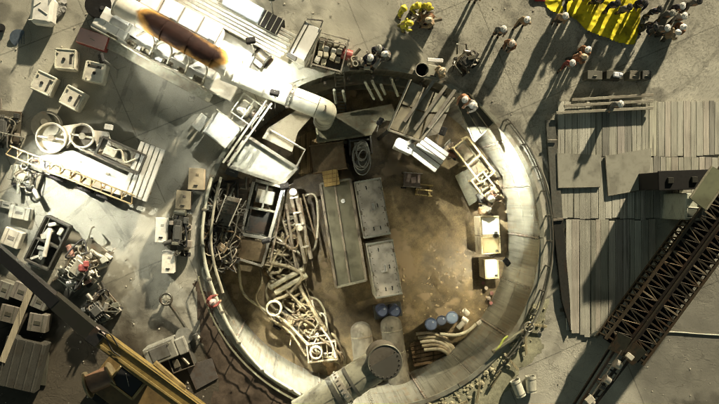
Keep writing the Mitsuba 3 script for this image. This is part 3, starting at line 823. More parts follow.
def machine(name, label, cat, x, y, w, h, a, zh, seed, pal, n=12, hoses=4, mat='m_metal'):
    """small site machine: skid, engine block, drum, cylinders, boxes, wheels and hoses; w,h in picture units"""
    r = random.Random(seed)
    t = thing(name, label, cat)
    f = F(x, y, 0, a)
    s = S(0)
    W, Hh = w * s, h * s
    put('skid', [f.box(0, k * Hh * .32, .08, W * .96, .12, .16) for k in (-1, 1)] + [f.box(k * W * .4, 0, .1, .12, Hh * .6, .12) for k in (-1, 0, 1)], mat, DARK, .4, parent=t)
    put('bed', f.box(0, 0, .25, W * .92, Hh * .8, .08), mat, (.14, .13, .1), .5, parent=t)
    put('engine', [f.box(-W * .1, 0, .33, W * .42, Hh * .5, zh * .55, ch=.04), f.box(-W * .1, 0, .33 + zh * .55, W * .3, Hh * .3, zh * .12, ch=.03)] + [f.box(-W * .28 + i * W * .07, 0, .33 + zh * .5, .05, Hh * .54, .12) for i in range(5)], 'm_gloss', pal[0], .5, parent=t)
    for i in range(n):
        u, v = r.uniform(-.47, .47) * W, r.uniform(-.45, .45) * Hh
        z0 = .33 + r.uniform(0, .75) * zh * .6
        c = r.choice(pal)
        k = r.random()
        if k < .35:
            put('box', f.box(u, v, z0, r.uniform(.12, .4), r.uniform(.12, .35), r.uniform(.1, .35), rot=r.choice([0, 0, 90, 25])), 'm_gloss', c, .5, parent=t)
        elif k < .6:
            an = r.uniform(0, 6.28)
            p = f.P(u, v, z0 + .15)
            put('cylinder', CYL(p, p + np.array([math.cos(an), math.sin(an), r.uniform(-.1, .25)]) * r.uniform(.3, .7), r.uniform(.06, .16), 14), mat, c, .4, smooth=40, parent=t)
        elif k < .8:
            p = f.P(u, v, z0 + .2)
            put('pulley', CYL(p, p + [.03, .02, .09], r.uniform(.12, .24), 16, hollow=.06), mat, c, .4, smooth=40, parent=t)
        else:
            p = f.P(u, v, z0)
            an = r.uniform(0, 6.28)
            put('bracket', [BAR(p, p + np.array([math.cos(an) * .6, math.sin(an) * .6, .3]), .06), BAR(p + np.array([math.cos(an) * .6, math.sin(an) * .6, .3]), p + np.array([math.cos(an) * .6, math.sin(an) * .6, -.1]), .06)], mat, c, .4, parent=t)
    for i in range((hoses + 1) // 2):
        pts = [f.P(r.uniform(-.5, .5) * W, r.uniform(-.5, .5) * Hh, r.uniform(.4, zh)) for _ in range(4)]
        put('hose', TUBE(curve(pts), r.uniform(.02, .045), 7), 'm_matte', r.choice([(.03, .03, .03), (.17, .16, .12), (.07, .07, .06)]), .3, smooth=60, parent=t)
    for i in range(2):
        put('wheel', CYL(f.P(W * .3 * (1 if i else -1), Hh * .42, .25), f.P(W * .3 * (1 if i else -1), Hh * .5, .25), .25, 16), 'm_matte', BLACK, .2, parent=t)
    put('handle', TUBE([f.P(-W * .5, -Hh * .3, .4), f.P(-W * .58, -Hh * .3, .8), f.P(-W * .58, Hh * .3, .8), f.P(-W * .5, Hh * .3, .4)], .03, 7), mat, (.4, .4, .33), .3, smooth=50, parent=t)
    return t


PALG = [(.30, .29, .23), (.45, .44, .36), (.12, .12, .1), (.55, .54, .46), (.2, .17, .12)]
PALD = [(.08, .08, .07), (.15, .14, .11), (.3, .28, .22), (.05, .05, .045)]
machine('compressor', 'dark cluttered compressor set on the left edge beside the dark round tank', 'machine', 10, 128, 26, 40, 5, 1.0, 5, PALD, 16, 6)
machine('generator', 'small grey generator below the left end of the rusty conveyor', 'machine', 30, 178, 26, 22, 20, .9, 6, PALG, 16, 5)
machine('drilling_machine', 'large cluttered drilling machine standing alone below the bright flatbed', 'machine', 88, 262, 46, 34, -52, 1.6, 7, PALG + [(.4, .38, .3), (.5, .48, .4), (.3, .17, .13)], 58, 7)
solo('red_sack', 'small dull red sack on the large cluttered drilling machine', 'sack', [cbox((.42, .34, .2), .08).apply_translation(D(83, 268, 1.5)), cbox((.25, .3, .16), .06).apply_translation(D(86, 264, 1.6))], 'm_matte', (.35, .09, .08), .3)
machine('pump_unit', 'dark pump unit just below the cluttered drilling machine by the grey boom', 'machine', 104, 306, 30, 28, -40, 1.2, 8, PALD + [(.4, .39, .33)], 32, 5)

# lower left store of boxes
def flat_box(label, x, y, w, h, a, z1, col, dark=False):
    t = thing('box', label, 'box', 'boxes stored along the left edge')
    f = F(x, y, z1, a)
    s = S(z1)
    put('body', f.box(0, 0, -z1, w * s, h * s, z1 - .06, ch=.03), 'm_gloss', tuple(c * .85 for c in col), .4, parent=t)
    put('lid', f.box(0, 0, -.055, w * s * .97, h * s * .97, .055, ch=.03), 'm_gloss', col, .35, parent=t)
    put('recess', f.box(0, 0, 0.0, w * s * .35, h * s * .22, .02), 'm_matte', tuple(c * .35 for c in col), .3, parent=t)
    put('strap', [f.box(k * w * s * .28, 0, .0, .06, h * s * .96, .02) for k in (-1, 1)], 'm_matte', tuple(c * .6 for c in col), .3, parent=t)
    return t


B1 = (.56, .55, .47)
flat_box('flat pale box with another beside it, topmost in the store on the left edge', 19, 213, 20, 12, 12, .55, B1)
flat_box('thin pale box lying at the left edge, above the topmost flat box', 6, 205, 16, 7, 14, .4, (.5, .49, .41))
flat_box('pale rounded box above the grey crane boom at the left edge', 11, 238, 18, 17, 22, .6, (.6, .58, .48))
flat_box('dim box below the grey boom, leftmost in the lower store', 4, 290, 14, 16, 20, .8, (.16, .155, .13))  # from here the box colours are darkened for the shaded corner
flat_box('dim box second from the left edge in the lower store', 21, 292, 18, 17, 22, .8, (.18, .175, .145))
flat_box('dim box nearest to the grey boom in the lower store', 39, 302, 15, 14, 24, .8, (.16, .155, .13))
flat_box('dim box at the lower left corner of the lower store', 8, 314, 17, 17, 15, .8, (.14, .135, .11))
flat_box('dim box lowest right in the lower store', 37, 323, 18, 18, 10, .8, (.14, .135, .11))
t = thing('open_bin', 'black framed open bin full of pale scrap above the grey boom', 'bin')
fo = F(47, 243, .9, -64)
for q in (((-1.15, -.6), (1.15, -.6)), ((1.15, -.6), (1.15, .6)), ((1.15, .6), (-1.15, .6)), ((-1.15, .6), (-1.15, -.6)), ((0, -.6), (0, .6))):
    put('side', BAR(fo.P(*q[0], -.25), fo.P(*q[1], -.25), .09, .6), 'm_matte', (.045, .042, .035), .3, parent=t)
put('base', fo.box(0, 0, -.88, 2.2, 1.1, .3), 'm_matte', (.08, .08, .07), .3, parent=t)
for i in range(11):
    put('scrap', fo.box(-.9 + .18 * i, rng.uniform(-.35, .35), -.5, rng.uniform(.15, .5), rng.uniform(.12, .35), .3 + rng.uniform(0, .2), rot=rng.uniform(0, 90)), 'm_gloss', rng.choice([WHITE, CREAM, (.5, .5, .44)]), .3, parent=t)
put('scrap_pipe', CYL(fo.P(-.6, .2, .12), fo.P(.7, -.1, .2), .1, 14), 'm_gloss', (.6, .58, .48), .3, smooth=40, parent=t)
flat_box('small pale box between the open bin and the grey boom', 36, 262, 13, 11, 25, .5, B1)
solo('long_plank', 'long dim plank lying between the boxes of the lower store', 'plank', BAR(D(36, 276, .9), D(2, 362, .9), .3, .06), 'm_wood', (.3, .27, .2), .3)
solo('dark_plank', 'dark plank lying on the darkened concrete right of the lower store', 'plank', BAR(D(46, 352, .08), D(42, 385, .08), .35, .1), 'm_wood', (.06, .055, .045), .3)
t = thing('shadow_block', 'dark low block standing for striped shadows below the lower store in the bottom left', 'container')  # striped shadows on the ground, built as a dark ribbed block
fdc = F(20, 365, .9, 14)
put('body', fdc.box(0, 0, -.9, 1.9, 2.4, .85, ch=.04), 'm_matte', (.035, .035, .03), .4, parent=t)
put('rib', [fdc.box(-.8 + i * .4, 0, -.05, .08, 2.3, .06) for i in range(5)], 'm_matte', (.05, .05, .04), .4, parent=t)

# ------------------------------------------------------------------ mobile crane in the lower left
cr = thing('crane', 'yellow mobile crane with a dark grey boom reaching to the left edge', 'crane')
def boom(p, q, w0, w1, h0, h1):
    p, q = np.asarray(p), np.asarray(q)
    d = (q - p) / np.linalg.norm(q - p)
    n = np.cross(d, [0, 0, 1])
    n /= np.linalg.norm(n)
    u = np.cross(n, d)
    return hull([p + n * a * w0 / 2 + u * b * h0 / 2 for a in (-1, 1) for b in (-1, 1)] + [q + n * a * w1 / 2 + u * b * h1 / 2 for a in (-1, 1) for b in (-1, 1)])


put('boom_section', boom(D(-30, 226, 5.2), D(56, 302, 4.2), .42, .56, .45, .6), 'm_gloss', (.013, .012, .011), .03, parent=cr)
put('boom_section', boom(D(52, 298, 4.2), D(98, 337, 3.6), .62, .70, .62, .7), 'm_gloss', (.016, .015, .013), .03, parent=cr)
put('boom_head', [F(95, 337, 4.1, 40).box(0, 0, -.7, .6, .8, .7, ch=.05)], 'm_metal', (.03, .03, .03), .3, parent=cr)
put('boom_section', boom(D(97, 335, 3.5), D(205, 416, 2.4), .62, .72, .7, .9), 'm_gloss', (.20, .14, .048), .45, parent=cr)
put('boom_edge', [boom(D(101 + k[0], 334 + k[1], 3.93), D(207 + k[0], 412 + k[1], 2.93), .07, .07, .06, .06) for k in ((2, -2), (-6, 7))], 'm_gloss', (.26, .195, .08), .5, parent=cr)
put('side_beam', boom(D(150, 368, 2.4), D(192, 404, 2.2), .42, .42, .5, .5), 'm_gloss', (.22, .165, .065), .5, parent=cr)
put('side_beam', boom(D(155, 362, 2.55), D(185, 388, 2.4), .14, .14, .3, .3), 'm_gloss', (.27, .21, .1), .5, parent=cr)
fcab = F(127, 382, 2.3, 38)
put('cab', fcab.box(0, 0, -1.9, 1.5, 1.15, 1.85, ch=.06), 'm_gloss', (.15, .11, .045), .5, parent=cr)
put('window', fcab.box(0, 0, -.04, 1.2, .82, .05), 'm_gloss', (.015, .018, .018), .05, parent=cr + '__cab')
put('window_frame', [fcab.box(0, k * .48, -.02, 1.35, .09, .08) for k in (-1, 1)] + [fcab.box(k * .67, 0, -.02, .09, .85, .08) for k in (-1, 1)], 'm_gloss', (.30, .24, .11), .4, parent=cr + '__cab')
put('wiper', BAR(fcab.P(-.3, -.3, .03), fcab.P(.2, .1, .03), .025), 'm_matte', (.3, .3, .28), .2, parent=cr + '__cab')
put('hoist_drum', CYL(D(90, 384, 2.0), D(112, 374, 2.0), .46, 24), 'm_gloss', (.19, .11, .07), .5, smooth=40, parent=cr)
put('flange', [CYL(D(87, 385, 2.0), D(89, 384.3, 2.0), .62, 24), CYL(D(112, 374, 2.0), D(113, 373.5, 2.0), .6, 24)], 'm_metal', (.25, .22, .15), .4, parent=cr + '__hoist_drum')
put('chassis', F(140, 395, 1.4, 38).box(0, .2, -1.0, 4.6, 2.2, .7, ch=.05), 'm_gloss', (.14, .10, .04), .4, parent=cr)
for u in (-1.6, 0, 1.6):
    for s in (-1, 1):
        ffr = F(140, 395, .5, 38)
        put('wheel', CYL(ffr.P(u, .2 + s * 1.0 - .15, 0), ffr.P(u, .2 + s * 1.0 + .15, 0), .5, 20), 'm_matte', BLACK, .2, parent=cr)
put('hydraulic_hose', [hose([(98, 333), (106, 338), (112, 350), (120, 356)], .04, [4.1, 4.2, 3.9, 3.7]), hose([(100, 330), (110, 334), (118, 346)], .03, [4.1, 4.3, 3.8])], 'm_matte', (.05, .05, .04), .2, smooth=50, parent=cr)
t = thing('hydraulic_unit', 'grey box shaped hydraulic unit between the yellow boom and the soil', 'machine')
fhu = F(163, 352, 1.3, -22)
put('cabinet', fhu.box(-.15, 0, -1.3, 1.5, .9, 1.28, ch=.04), 'm_gloss', (.20, .20, .17), .4, parent=t)
put('side_cabinet', fhu.box(.85, .1, -1.3, .45, .8, 1.1, ch=.04), 'm_gloss', (.26, .26, .23), .4, parent=t)
put('panel', fhu.box(-.15, -.02, -.02, .9, .6, .04), 'm_gloss', (.12, .12, .11), .4, parent=t)
put('lifting_eye', [TUBE([fhu.P(k - .06, -.3, 0), fhu.P(k, -.3, .1), fhu.P(k + .06, -.3, 0)], .02, 6) for k in (-.7, .4)], 'm_metal', GREY, .3, parent=t)
t = thing('tool_chest', 'dark open tool chest right below the grey hydraulic unit', 'chest')
ftc = F(181, 362, 1.0, -20)
put('chest', ftc.box(0, 0, -1, 1.1, .8, .85, ch=.03), 'm_matte', (.05, .048, .04), .4, parent=t)
put('edge', [ftc.box(0, k * .38, -.15, 1.1, .05, .15) for k in (-1, 1)] + [ftc.box(k * .53, 0, -.15, .05, .7, .15) for k in (-1, 1)], 'm_metal', (.14, .13, .11), .4, parent=t)
put('tool', [CYL(ftc.P(.1, -.2, -.1), ftc.P(.3, .25, -.05), .08, 10), ftc.box(-.25, 0, -.15, .3, .4, .14)], 'm_metal', (.2, .19, .15), .4, parent=t)
solo('ground_plate', 'dim grey plate lying on the soil edge below the tool chest', 'plate', slab([(186, 366), (212, 358), (218, 378), (196, 390)], .02, .10), 'm_metal', (.17, .16, .14), .5)
t = thing('hydrant', 'ring shaped hydrant with a long handle on the pale concrete left of the soil', 'hydrant')
put('ring', TUBE([D(166, 299, .5) + .28 * np.array([math.cos(s), math.sin(s), 0]) for s in np.linspace(0, 6.283, 22)], .06, 8), 'm_metal', (.12, .12, .1), .4, smooth=50, parent=t)
put('spoke', [BAR(D(166, 299, .5) + [-.28, 0, 0], D(166, 299, .5) + [.28, 0, 0], .05), BAR(D(166, 299, .5) + [0, -.28, 0], D(166, 299, .5) + [0, .28, 0], .05)], 'm_metal', (.35, .34, .28), .3, parent=t)
put('stem', CYL(D(166, 299, 0), D(166, 299, .55), .09, 12), 'm_metal', (.35, .34, .28), .3, parent=t)
put('pipe', hose([(168, 302), (176, 313), (184, 325), (188, 332)], .08, [.4, .3, .2, .15]), 'm_metal', (.14, .14, .12), .4, smooth=50, parent=t)
t = thing('cable_reel', 'grey cable reel standing at the soil edge above the hydraulic unit', 'reel')
put('drum', CYL(D(184, 336, .05), D(184, 336, .55), .26, 18), 'm_matte', (.16, .16, .15), .3, parent=t)
put('flange', [CYL(D(184, 336, z), D(184, 336, z + .05), .42, 22) for z in (.02, .55)], 'm_metal', (.24, .24, .21), .4, parent=t)
solo('white_bottle', 'small white canister lying on the soil strip', 'canister', [CYL(D(195, 334, .25), D(198, 339, .25), .14, 14), CYL(D(198, 339, .25), D(199, 341, .25), .06, 10)], 'm_gloss', (.62, .58, .48), .2, smooth=40)

# boxes on the left side of the shaft
for (x, y, w, h, a, lab, c) in ((196, 179, 15, 21, 3, 'tan box standing left of the white loading deck', (.34, .28, .19)), (161, 230, 11, 24, 2, 'narrow white box on the concrete left of the dark scaffold', (.62, .61, .52)), (168, 262, 12, 22, 2, 'second narrow white box below the other, left of the shaft', (.60, .59, .5)), (183, 200, 14, 18, 5, 'dim tan box directly below the tan box by the shaft', (.22, .19, .14))):
    t = thing('equipment_box', lab, 'box')
    f = F(x, y, .8, a)
    s = S(.8)
    put('body', f.box(0, 0, -.8, w * s, h * s, .74, ch=.03), 'm_matte', c, .35, parent=t)
    put('lid', f.box(0, 0, -.055, w * s * 1.02, h * s * 1.02, .05, ch=.02), 'm_matte', tuple(k * 1.08 for k in c), .3, parent=t)
    put('handle', f.box(0, h * s * .3, 0, .2, .06, .05), 'm_metal', DARK, .3, parent=t + '__lid')
    put('label_plate', f.box(.05, -h * s * .2, 0, .14, .1, .01), 'm_matte', tuple(k * .5 for k in c), .3, parent=t)
machine('valve_set', 'dark valve set beside the narrow white box left of the shaft', 'machine', 182, 232, 20, 46, 5, .9, 21, PALD, 18, 7)

# ------------------------------------------------------------------ inside the shaft
def fbox_set(name, label, cat, x, y, w, h, a, z1, zb, col, group=None):
    t = thing(name, label, cat, group)
    f = F(x, y, z1, a)
    s = S(z1)
    return t, f, w * s, h * s, z1 - zb


for lab, x, y, w, h in (('upper of the two long grey lidded containers in the shaft', 372.5, 208, 27.5, 58), ('lower of the two long grey lidded containers in the shaft', 384.5, 269, 27.5, 56)):
    t, f, w, h, hh = fbox_set('lidded_container', lab, 'container', x, y, w, h, -10, ZF + 2.4, ZF, GREY, 'grey containers in the shaft')
    put('body', f.box(0, 0, -hh, w, h, hh - .1, ch=.03), 'm_matte', (.34, .32, .25), .4, parent=t)
    put('lid', f.box(0, 0, -.095, w * .97, h * .985, .1, ch=.03), 'm_matte', (.48, .45, .36), .42, parent=t)
    put('hinge', [f.box(k * w * .44, v * h, .0, .1, .22, .06) for k in (-1, 1) for v in (-.3, .05, .33)], 'm_metal', (.2, .18, .13), .6, parent=t)
    put('lid_bolts', trimesh.util.concatenate([f.cyl(k * w * .36, v * h, .0, .03, .04, 6) for k in (-1, 1) for v in np.linspace(-.45, .45, 9)]), 'm_metal', (.12, .11, .09), .4, parent=t, kind='stuff')
    put('end_rail', [f.box(0, k * h * .485, .005, w, .1, .09) for k in (-1, 1)], 'm_metal', (.45, .44, .37), .3, parent=t)
    put('handle', [f.box(.05, -.02 * h, .005, .16, .42, .12), f.box(-.1, .04 * h, .005, .2, .12, .07)], 'm_metal', (.6, .59, .5), .3, parent=t + '__lid')
    put('slot', [f.box(u, v, .0, .06, .22, .02) for u, v in ((-.15, -h * .36), (-.12, h * .36), (.25, h * .36), (.3, -.03 * h))], 'm_matte', (.05, .05, .04), .2, parent=t + '__lid')
    put('side_seam', [f.box(k * w * .47, 0, .005, .04, h * .92, .03) for k in (-1, 1)], 'm_metal', (.2, .2, .16), .3, parent=t)
t = thing('steel_trough', 'long dull olive steel trough lying left of the grey containers', 'trough')
z = ZF + 2.0
tp = [(320, 184), (350, 179), (366, 280), (336, 287)]
put('bed', slab(tp, z - .20, z - .10), 'm_matte', (.19, .165, .11), .35, parent=t)
put('long_side', [BAR(D(320, 184, z - .15), D(336, 287, z - .15), .14, .5), BAR(D(350, 179, z - .15), D(366, 280, z - .15), .14, .5), BAR(D(334, 182, z - .2), D(350, 284, z - .2), .10, .4)], 'm_gloss', (.30, .26, .18), .6, parent=t)
put('end_side', [BAR(D(336, 287, z - .15), D(366, 280, z - .15), .12, .5), BAR(D(320, 184, z - .15), D(350, 179, z - .15), .12, .5)], 'm_gloss', (.27, .25, .18), .4, parent=t)
put('lamp_cover', CYL(D(343, 201, z - .3), D(343, 201, z), .12, 14), 'm_gloss', WHITE, .1, parent=t)
put('leg', [BAR(D(x, y, ZF), D(x, y, z - .35), .16) for x, y in ((324, 186), (346, 182), (361, 277), (339, 282))], 'm_metal', DARK, .3, parent=t)
t = thing('rust_box', 'rust brown steel box above the long olive trough in the shaft', 'box')
f = F(328, 157, ZF + 2.6, -8)
put('body', f.box(0, 0, -2.6, 1.9, 1.5, 2.55, ch=.03), 'm_metal', (.14, .095, .05), .5, parent=t)
put('top', f.box(0, 0, -.04, 1.8, 1.4, .04), 'm_metal', (.17, .12, .065), .5, parent=t)
put('angle', [f.box(0, k * .74, -.05, 1.95, .08, .1) for k in (-1, 1)], 'm_metal', (.2, .14, .08), .5, parent=t)
t = thing('wooden_crate', 'small yellow brown wooden crate below the rust brown box', 'crate')
f = F(331, 178, ZF + 2.9, -10)
for i in range(4):
    put('plank', f.box(0, -.33 + .22 * i, -.04, .85, .19, .04, ch=.006), 'm_wood', (.42, .29, .11), .3, parent=t)
put('body', f.box(0, 0, -.8, .8, .84, .75), 'm_wood', (.26, .18, .07), .3, parent=t)
t = thing('wire_coil', 'loose coil of grey wire rope at the upper end of the grey containers', 'wire coil')
for i in range(6):
    c = D(362 + rng.uniform(-2, 2), 156 + rng.uniform(-7, 6), ZF + 2.3 + .06 * i)
    rr = rng.uniform(.35, .6)
    put('loop', TUBE([c + [rr * math.cos(s) * .8, rr * 1.3 * math.sin(s), .05 * math.sin(3 * s)] for s in np.linspace(0, 6.283, 26)], .035, 6), 'm_metal', (.3, .3, .26), .3, smooth=50, parent=t)
put('spool', CYL(D(361, 166, ZF), D(361, 166, ZF + 2.3), .4, 18), 'm_metal', (.09, .09, .07), .3, smooth=40, parent=t)
t = thing('cradle', 'dark steel cradle under the loose wire coil', 'cradle')
f = F(360, 140, ZF + 2.0, -5)
put('frame', [f.box(k * .6, 0, -2, .12, 1.6, 2.0) for k in (-1, 1)] + [f.box(0, k * .7, -.2, 1.1, .12, .16) for k in (-1, 0, 1)], 'm_metal', (.10, .10, .08), .4, parent=t)
put('plate', f.box(0, .35, -.1, .7, .5, .06), 'm_metal', (.33, .32, .26), .3, parent=t)

for lab, x in (('left of the two blue drums standing at the lower container end', 382.5), ('right of the two blue drums standing at the lower container end', 395)):
    t = thing('blue_drum', lab, 'drum', 'blue drums')
    zt = ZF + 1.7
    put('shell', CYL(D(x, 311, zt) - [0, 0, .9], D(x, 311, zt), .33, 24), 'm_gloss', (.05, .065, .11), .3, smooth=40, parent=t)
    put('lid', CYL(D(x, 311, zt), D(x, 311, zt + .02), .27, 24), 'm_gloss', (.12, .15, .21), .3, parent=t)
    put('ring', TUBE([D(x, 311, zt) + .32 * np.array([math.cos(s), math.sin(s), 0]) for s in np.linspace(0, 6.283, 25)], .03, 6), 'm_gloss', (.04, .05, .08), .2, parent=t)
    put('bung', CYL(D(x + 2, 309, zt), D(x + 2, 309, zt + .06), .05, 10), 'm_gloss', (.4, .42, .45), .2, parent=t + '__lid')
solo('drum_stand', 'low steel stand carrying the two blue drums at the container end', 'stand', F(388, 311, ZF + .8, -8).box(0, 0, -.8, 1.6, .8, .78), 'm_metal', (.08, .08, .065), .4)
for lab, x, y, c in (('left blue barrel of the three on the muddy floor', 431, 324, (.12, .15, .21)), ('middle blue barrel of the three on the muddy floor, set slightly back', 441.5, 320.5, (.10, .12, .16)), ('right blue barrel of the three on the muddy floor', 452, 317.5, (.17, .21, .29))):
    t = thing('blue_barrel', lab, 'barrel', 'blue barrels on the floor')
    zt = ZF + .9
    rad = .34 if c[0] != .10 else .27
    put('shell', CYL(D(x, y, ZF), D(x, y, zt), rad, 26), 'm_gloss', c, .25, smooth=40, parent=t)
    put('lid', CYL(D(x, y, zt), D(x, y, zt + .02), rad * .86, 26), 'm_gloss', tuple(k * 1.35 for k in c), .25, parent=t)
    put('ring', TUBE([D(x, y, zt) + rad * np.array([math.cos(s), math.sin(s), 0]) for s in np.linspace(0, 6.283, 25)], .03, 6), 'm_gloss', tuple(k * .7 for k in c), .2, parent=t)
    put('bung', CYL(D(x + 2, y - 2, zt), D(x + 2, y - 2, zt + .06), .05, 10), 'm_gloss', (.45, .46, .48), .2, parent=t + '__lid')

# ducts at the lower end
def capsule(p, q, r, dome=True, n=26):
    p, q = np.asarray(p), np.asarray(q)
    d, a, b = _frame(q - p)
    L = np.linalg.norm(q - p)
    st = [(-r * math.cos(s) * .9, max(r * math.sin(s), 1e-3)) for s in np.linspace(0, math.pi / 2, 8)] if dome else [(0, 1e-3), (0, r)]
    st += [(L * k / 4, r) for k in range(1, 5)] + [(L, 1e-3)]
    t = np.arange(n) * 2 * math.pi / n
    v = np.vstack([p + d * s + rr * (np.outer(np.cos(t), a) + np.outer(np.sin(t), b)) for s, rr in st])
    i = np.arange(n)
    j = (i + 1) % n
    return tri(v, np.vstack([np.vstack([np.stack([i + k * n, j + k * n, j + k * n + n], 1), np.stack([i + k * n, j + k * n + n, i + k * n + n], 1)]) for k in range(len(st) - 1)]))


for lab, p, q in (('left of the two round nosed tanks at the lower end of the shaft', (361, 331), (367, 385)), ('right of the two round nosed tanks at the lower end of the shaft', (391, 325), (400, 385))):
    t = thing('round_nosed_tank', lab, 'tank', 'round nosed tanks')
    A_, B_ = D(*p, ZF + 1.6), D(*q, ZF + 1.6)
    dn = (B_ - A_) / np.linalg.norm(B_ - A_)
    put('shell', capsule(A_, B_, .60), 'm_matte', (.115, .105, .075), .6, smooth=50, parent=t)
    for s in (.25, 1.5):
        put('band', CYL(A_ + dn * s, A_ + dn * (s + .07), .615, 26), 'm_metal', (.2, .19, .13), .5, smooth=40, parent=t)
    put('saddle', [BAR(A_ + dn * s - [0, 0, 1.6], A_ + dn * s - [0, 0, .5], .3, .9) for s in (.4, 2.0)], 'm_metal', DARK, .4, parent=t)
    put('lug', BAR(A_ + [0, 0, .55], A_ + [0, 0, .7], .12, .05), 'm_metal', (.12, .12, .09), .3, parent=t)
t = thing('large_duct', 'large grey duct coming over the lower rim of the shaft with a dark round end', 'duct')
A_, B_ = D(300, 415, 1.3), D(374, 367, 1.3)
dn = (B_ - A_) / np.linalg.norm(B_ - A_)
put('pipe', dented(TUBE(np.array([A_ + (B_ - A_) * s for s in np.linspace(0, 1, 26)]), .78, 36), .09), 'm_gloss', (.24, .235, .19), .6, smooth=50, parent=t)
for s, w_, c_ in ((2.05, .12, (.12, .12, .1)), (2.45, .16, (.5, .49, .4)), (2.95, .08, (.15, .15, .12))):
    put('band', CYL(A_ + dn * (s - w_), A_ + dn * (s + w_), .81, 30), 'm_metal', c_, .3, smooth=40, parent=t)
put('bolts', bolts(A_ + dn * 2.45, B_, .84, 22), 'm_metal', (.3, .29, .24), .4, parent=t, kind='stuff')
put('end_bolts', bolts(D(385, 362, 2.24), D(385, 362, 3.24), .70, 20, .03), 'm_metal', (.16, .16, .13), .3, parent=t, kind='stuff')
put('seam', BAR(A_ + [0, 0, .785], B_ + [0, 0, .785], .06, .02), 'm_metal', (.2, .2, .16), .5, parent=t)
put('drop_pipe', CYL(D(385, 362, 2.2) - [0, 0, 1.5], D(385, 362, 2.2), .82, 34), 'm_gloss', (.10, .095, .075), .6, smooth=40, parent=t)
put('end_cover', CYL(D(385, 362, 2.2), D(385, 362, 2.23), .79, 34), 'm_matte', (.04, .043, .037), .15, parent=t)
put('end_ring', TUBE([D(385, 362, 2.2) + .81 * np.array([math.cos(s), math.sin(s), 0]) for s in np.linspace(0, 6.283, 35)], .04, 8), 'm_metal', (.2, .2, .16), .3, smooth=50, parent=t)

# hoses and pipes in the left of the shaft
HCOL = [(.34, .29, .18), (.28, .23, .13), (.38, .34, .23), (.22, .17, .1), (.42, .38, .28)]
hs = [
    ([(292, 200), (298, 238), (288, 262), (268, 284), (272, 306), (300, 322), (326, 336), (342, 350), (345, 364)], .09, 'cream hose sweeping from the scaffold foot round to the lower rim'),
    ([(297, 190), (302, 228), (306, 260), (300, 284), (312, 308), (326, 330)], .10, 'tan hose beside the cream hose, running straight down from the scaffold'),
    ([(238, 262), (243, 292), (262, 308), (286, 322), (310, 346), (332, 360)], .08, 'pale hose lying along the foot of the lower left wall'),
    ([(308, 345), (322, 336), (338, 344), (343, 360)], .08, 'short cream hose bent in an arch near the round nosed tanks'),
    ([(306, 225), (316, 236), (313, 250), (300, 254), (296, 246)], .07, 'thin tan hose looped out to the right beside the trough'),
    ([(270, 262), (292, 268), (302, 277), (288, 294), (274, 300)], .09, 'brown hose curled in the middle of the hose heap'),
    ([(258, 262), (262, 282), (256, 298), (268, 316), (290, 332), (306, 356)], .06, 'dark tan hose left of the hose heap'),
    ([(300, 296), (318, 300), (326, 318), (320, 336), (306, 330)], .06, 'thin cream hose hooked at the right of the hose heap'),
    ([(286, 206), (280, 232), (270, 252), (262, 268)], .07, 'pale hose running down the right side of the dark scaffold'),
    ([(312, 300), (318, 322), (330, 340), (336, 358)], .06, 'thin brown hose dropping towards the left round nosed tank'),
]
for i, (p, r, lab) in enumerate(hs):
    solo('hose', lab, 'hose', hose(p, r, [ZF + .5 + .35 * ((i * 3) % 4) + .25 * math.sin(k * 1.7 + i) for k in range(len(p))], 8), 'm_matte', HCOL[i % 5], .5, smooth=60)
for i, (x, y, r, lab) in enumerate(((274, 308, .42, 'small round coil of cream hose on the hose heap'), (292, 242, .38, 'small coil of tan hose high beside the dark scaffold'), (316, 352, .34, 'small coil of cream hose by the lower wall'))):
    pts = []
    for s in np.linspace(0, 6.283 * 3, 70):
        pts.append(D(x, y, ZF + 1.7) + [r * (1 - .03 * s / 6) * math.cos(s), r * (1 - .03 * s / 6) * math.sin(s), .05 * s / 3])
    solo('hose_coil', lab, 'hose coil', TUBE(pts, .055, 7), 'm_matte', HCOL[(i + 2) % 5], .4, smooth=60)
for i in range(2):
    solo('straight_pipe', ('upper' if i == 0 else 'lower') + ' of two straight cream pipes lying across the hose heap', 'pipe', CYL(D(271 + 4 * i, 287 + 6 * i, ZF + 1.5), D(303 + 4 * i, 269 + 6 * i, ZF + 1.5), .14, 16), 'm_gloss', (.56, .50, .34), .4, smooth=40)
t = thing('riser_pipes', 'bundle of rusty cream riser pipes with clamps running down from the scaffold', 'pipes')
for k, (x0, y0, x1, y1, r, z0, z1) in enumerate(((290, 192, 305, 263, .10, 3.4, 2.0), (295, 190, 311, 258, .12, 3.3, 1.9), (300, 198, 309, 250, .07, 3.0, 2.2), (286, 204, 296, 268, .08, 2.6, 1.4), (284, 196, 270, 262, .07, 3.0, 1.5), (303, 194, 316, 240, .055, 2.9, 2.0), (281, 216, 300, 272, .06, 2.2, 1.2), (274, 236, 296, 252, .07, 1.8, 1.9))):
    put('pipe', CYL(D(x0, y0, ZF + z0), D(x1, y1, ZF + z1), r, 14), 'm_metal', [(.42, .37, .27), (.50, .45, .34), (.34, .28, .18)][k % 3], .7, smooth=40, parent=t)
for s in (.08, .3, .47, .8):
    q = np.array([290, 193]) + np.array([15, 68]) * s
    put('clamp', BAR(D(q[0] - 1.5, q[1], ZF + 3.48 - 1.4 * s), D(q[0] + 7, q[1] - 1.5, ZF + 3.48 - 1.4 * s), .10, .12), 'm_metal', (.46, .42, .32), .6, parent=t)
put('valve', [CYL(D(293, 192, ZF + 3.4), D(293, 192, ZF + 3.75), .2, 14), CYL(D(300, 228, ZF + 2.8), D(300, 228, ZF + 3.1), .15, 14)], 'm_metal', (.5, .45, .33), .6, smooth=40, parent=t)
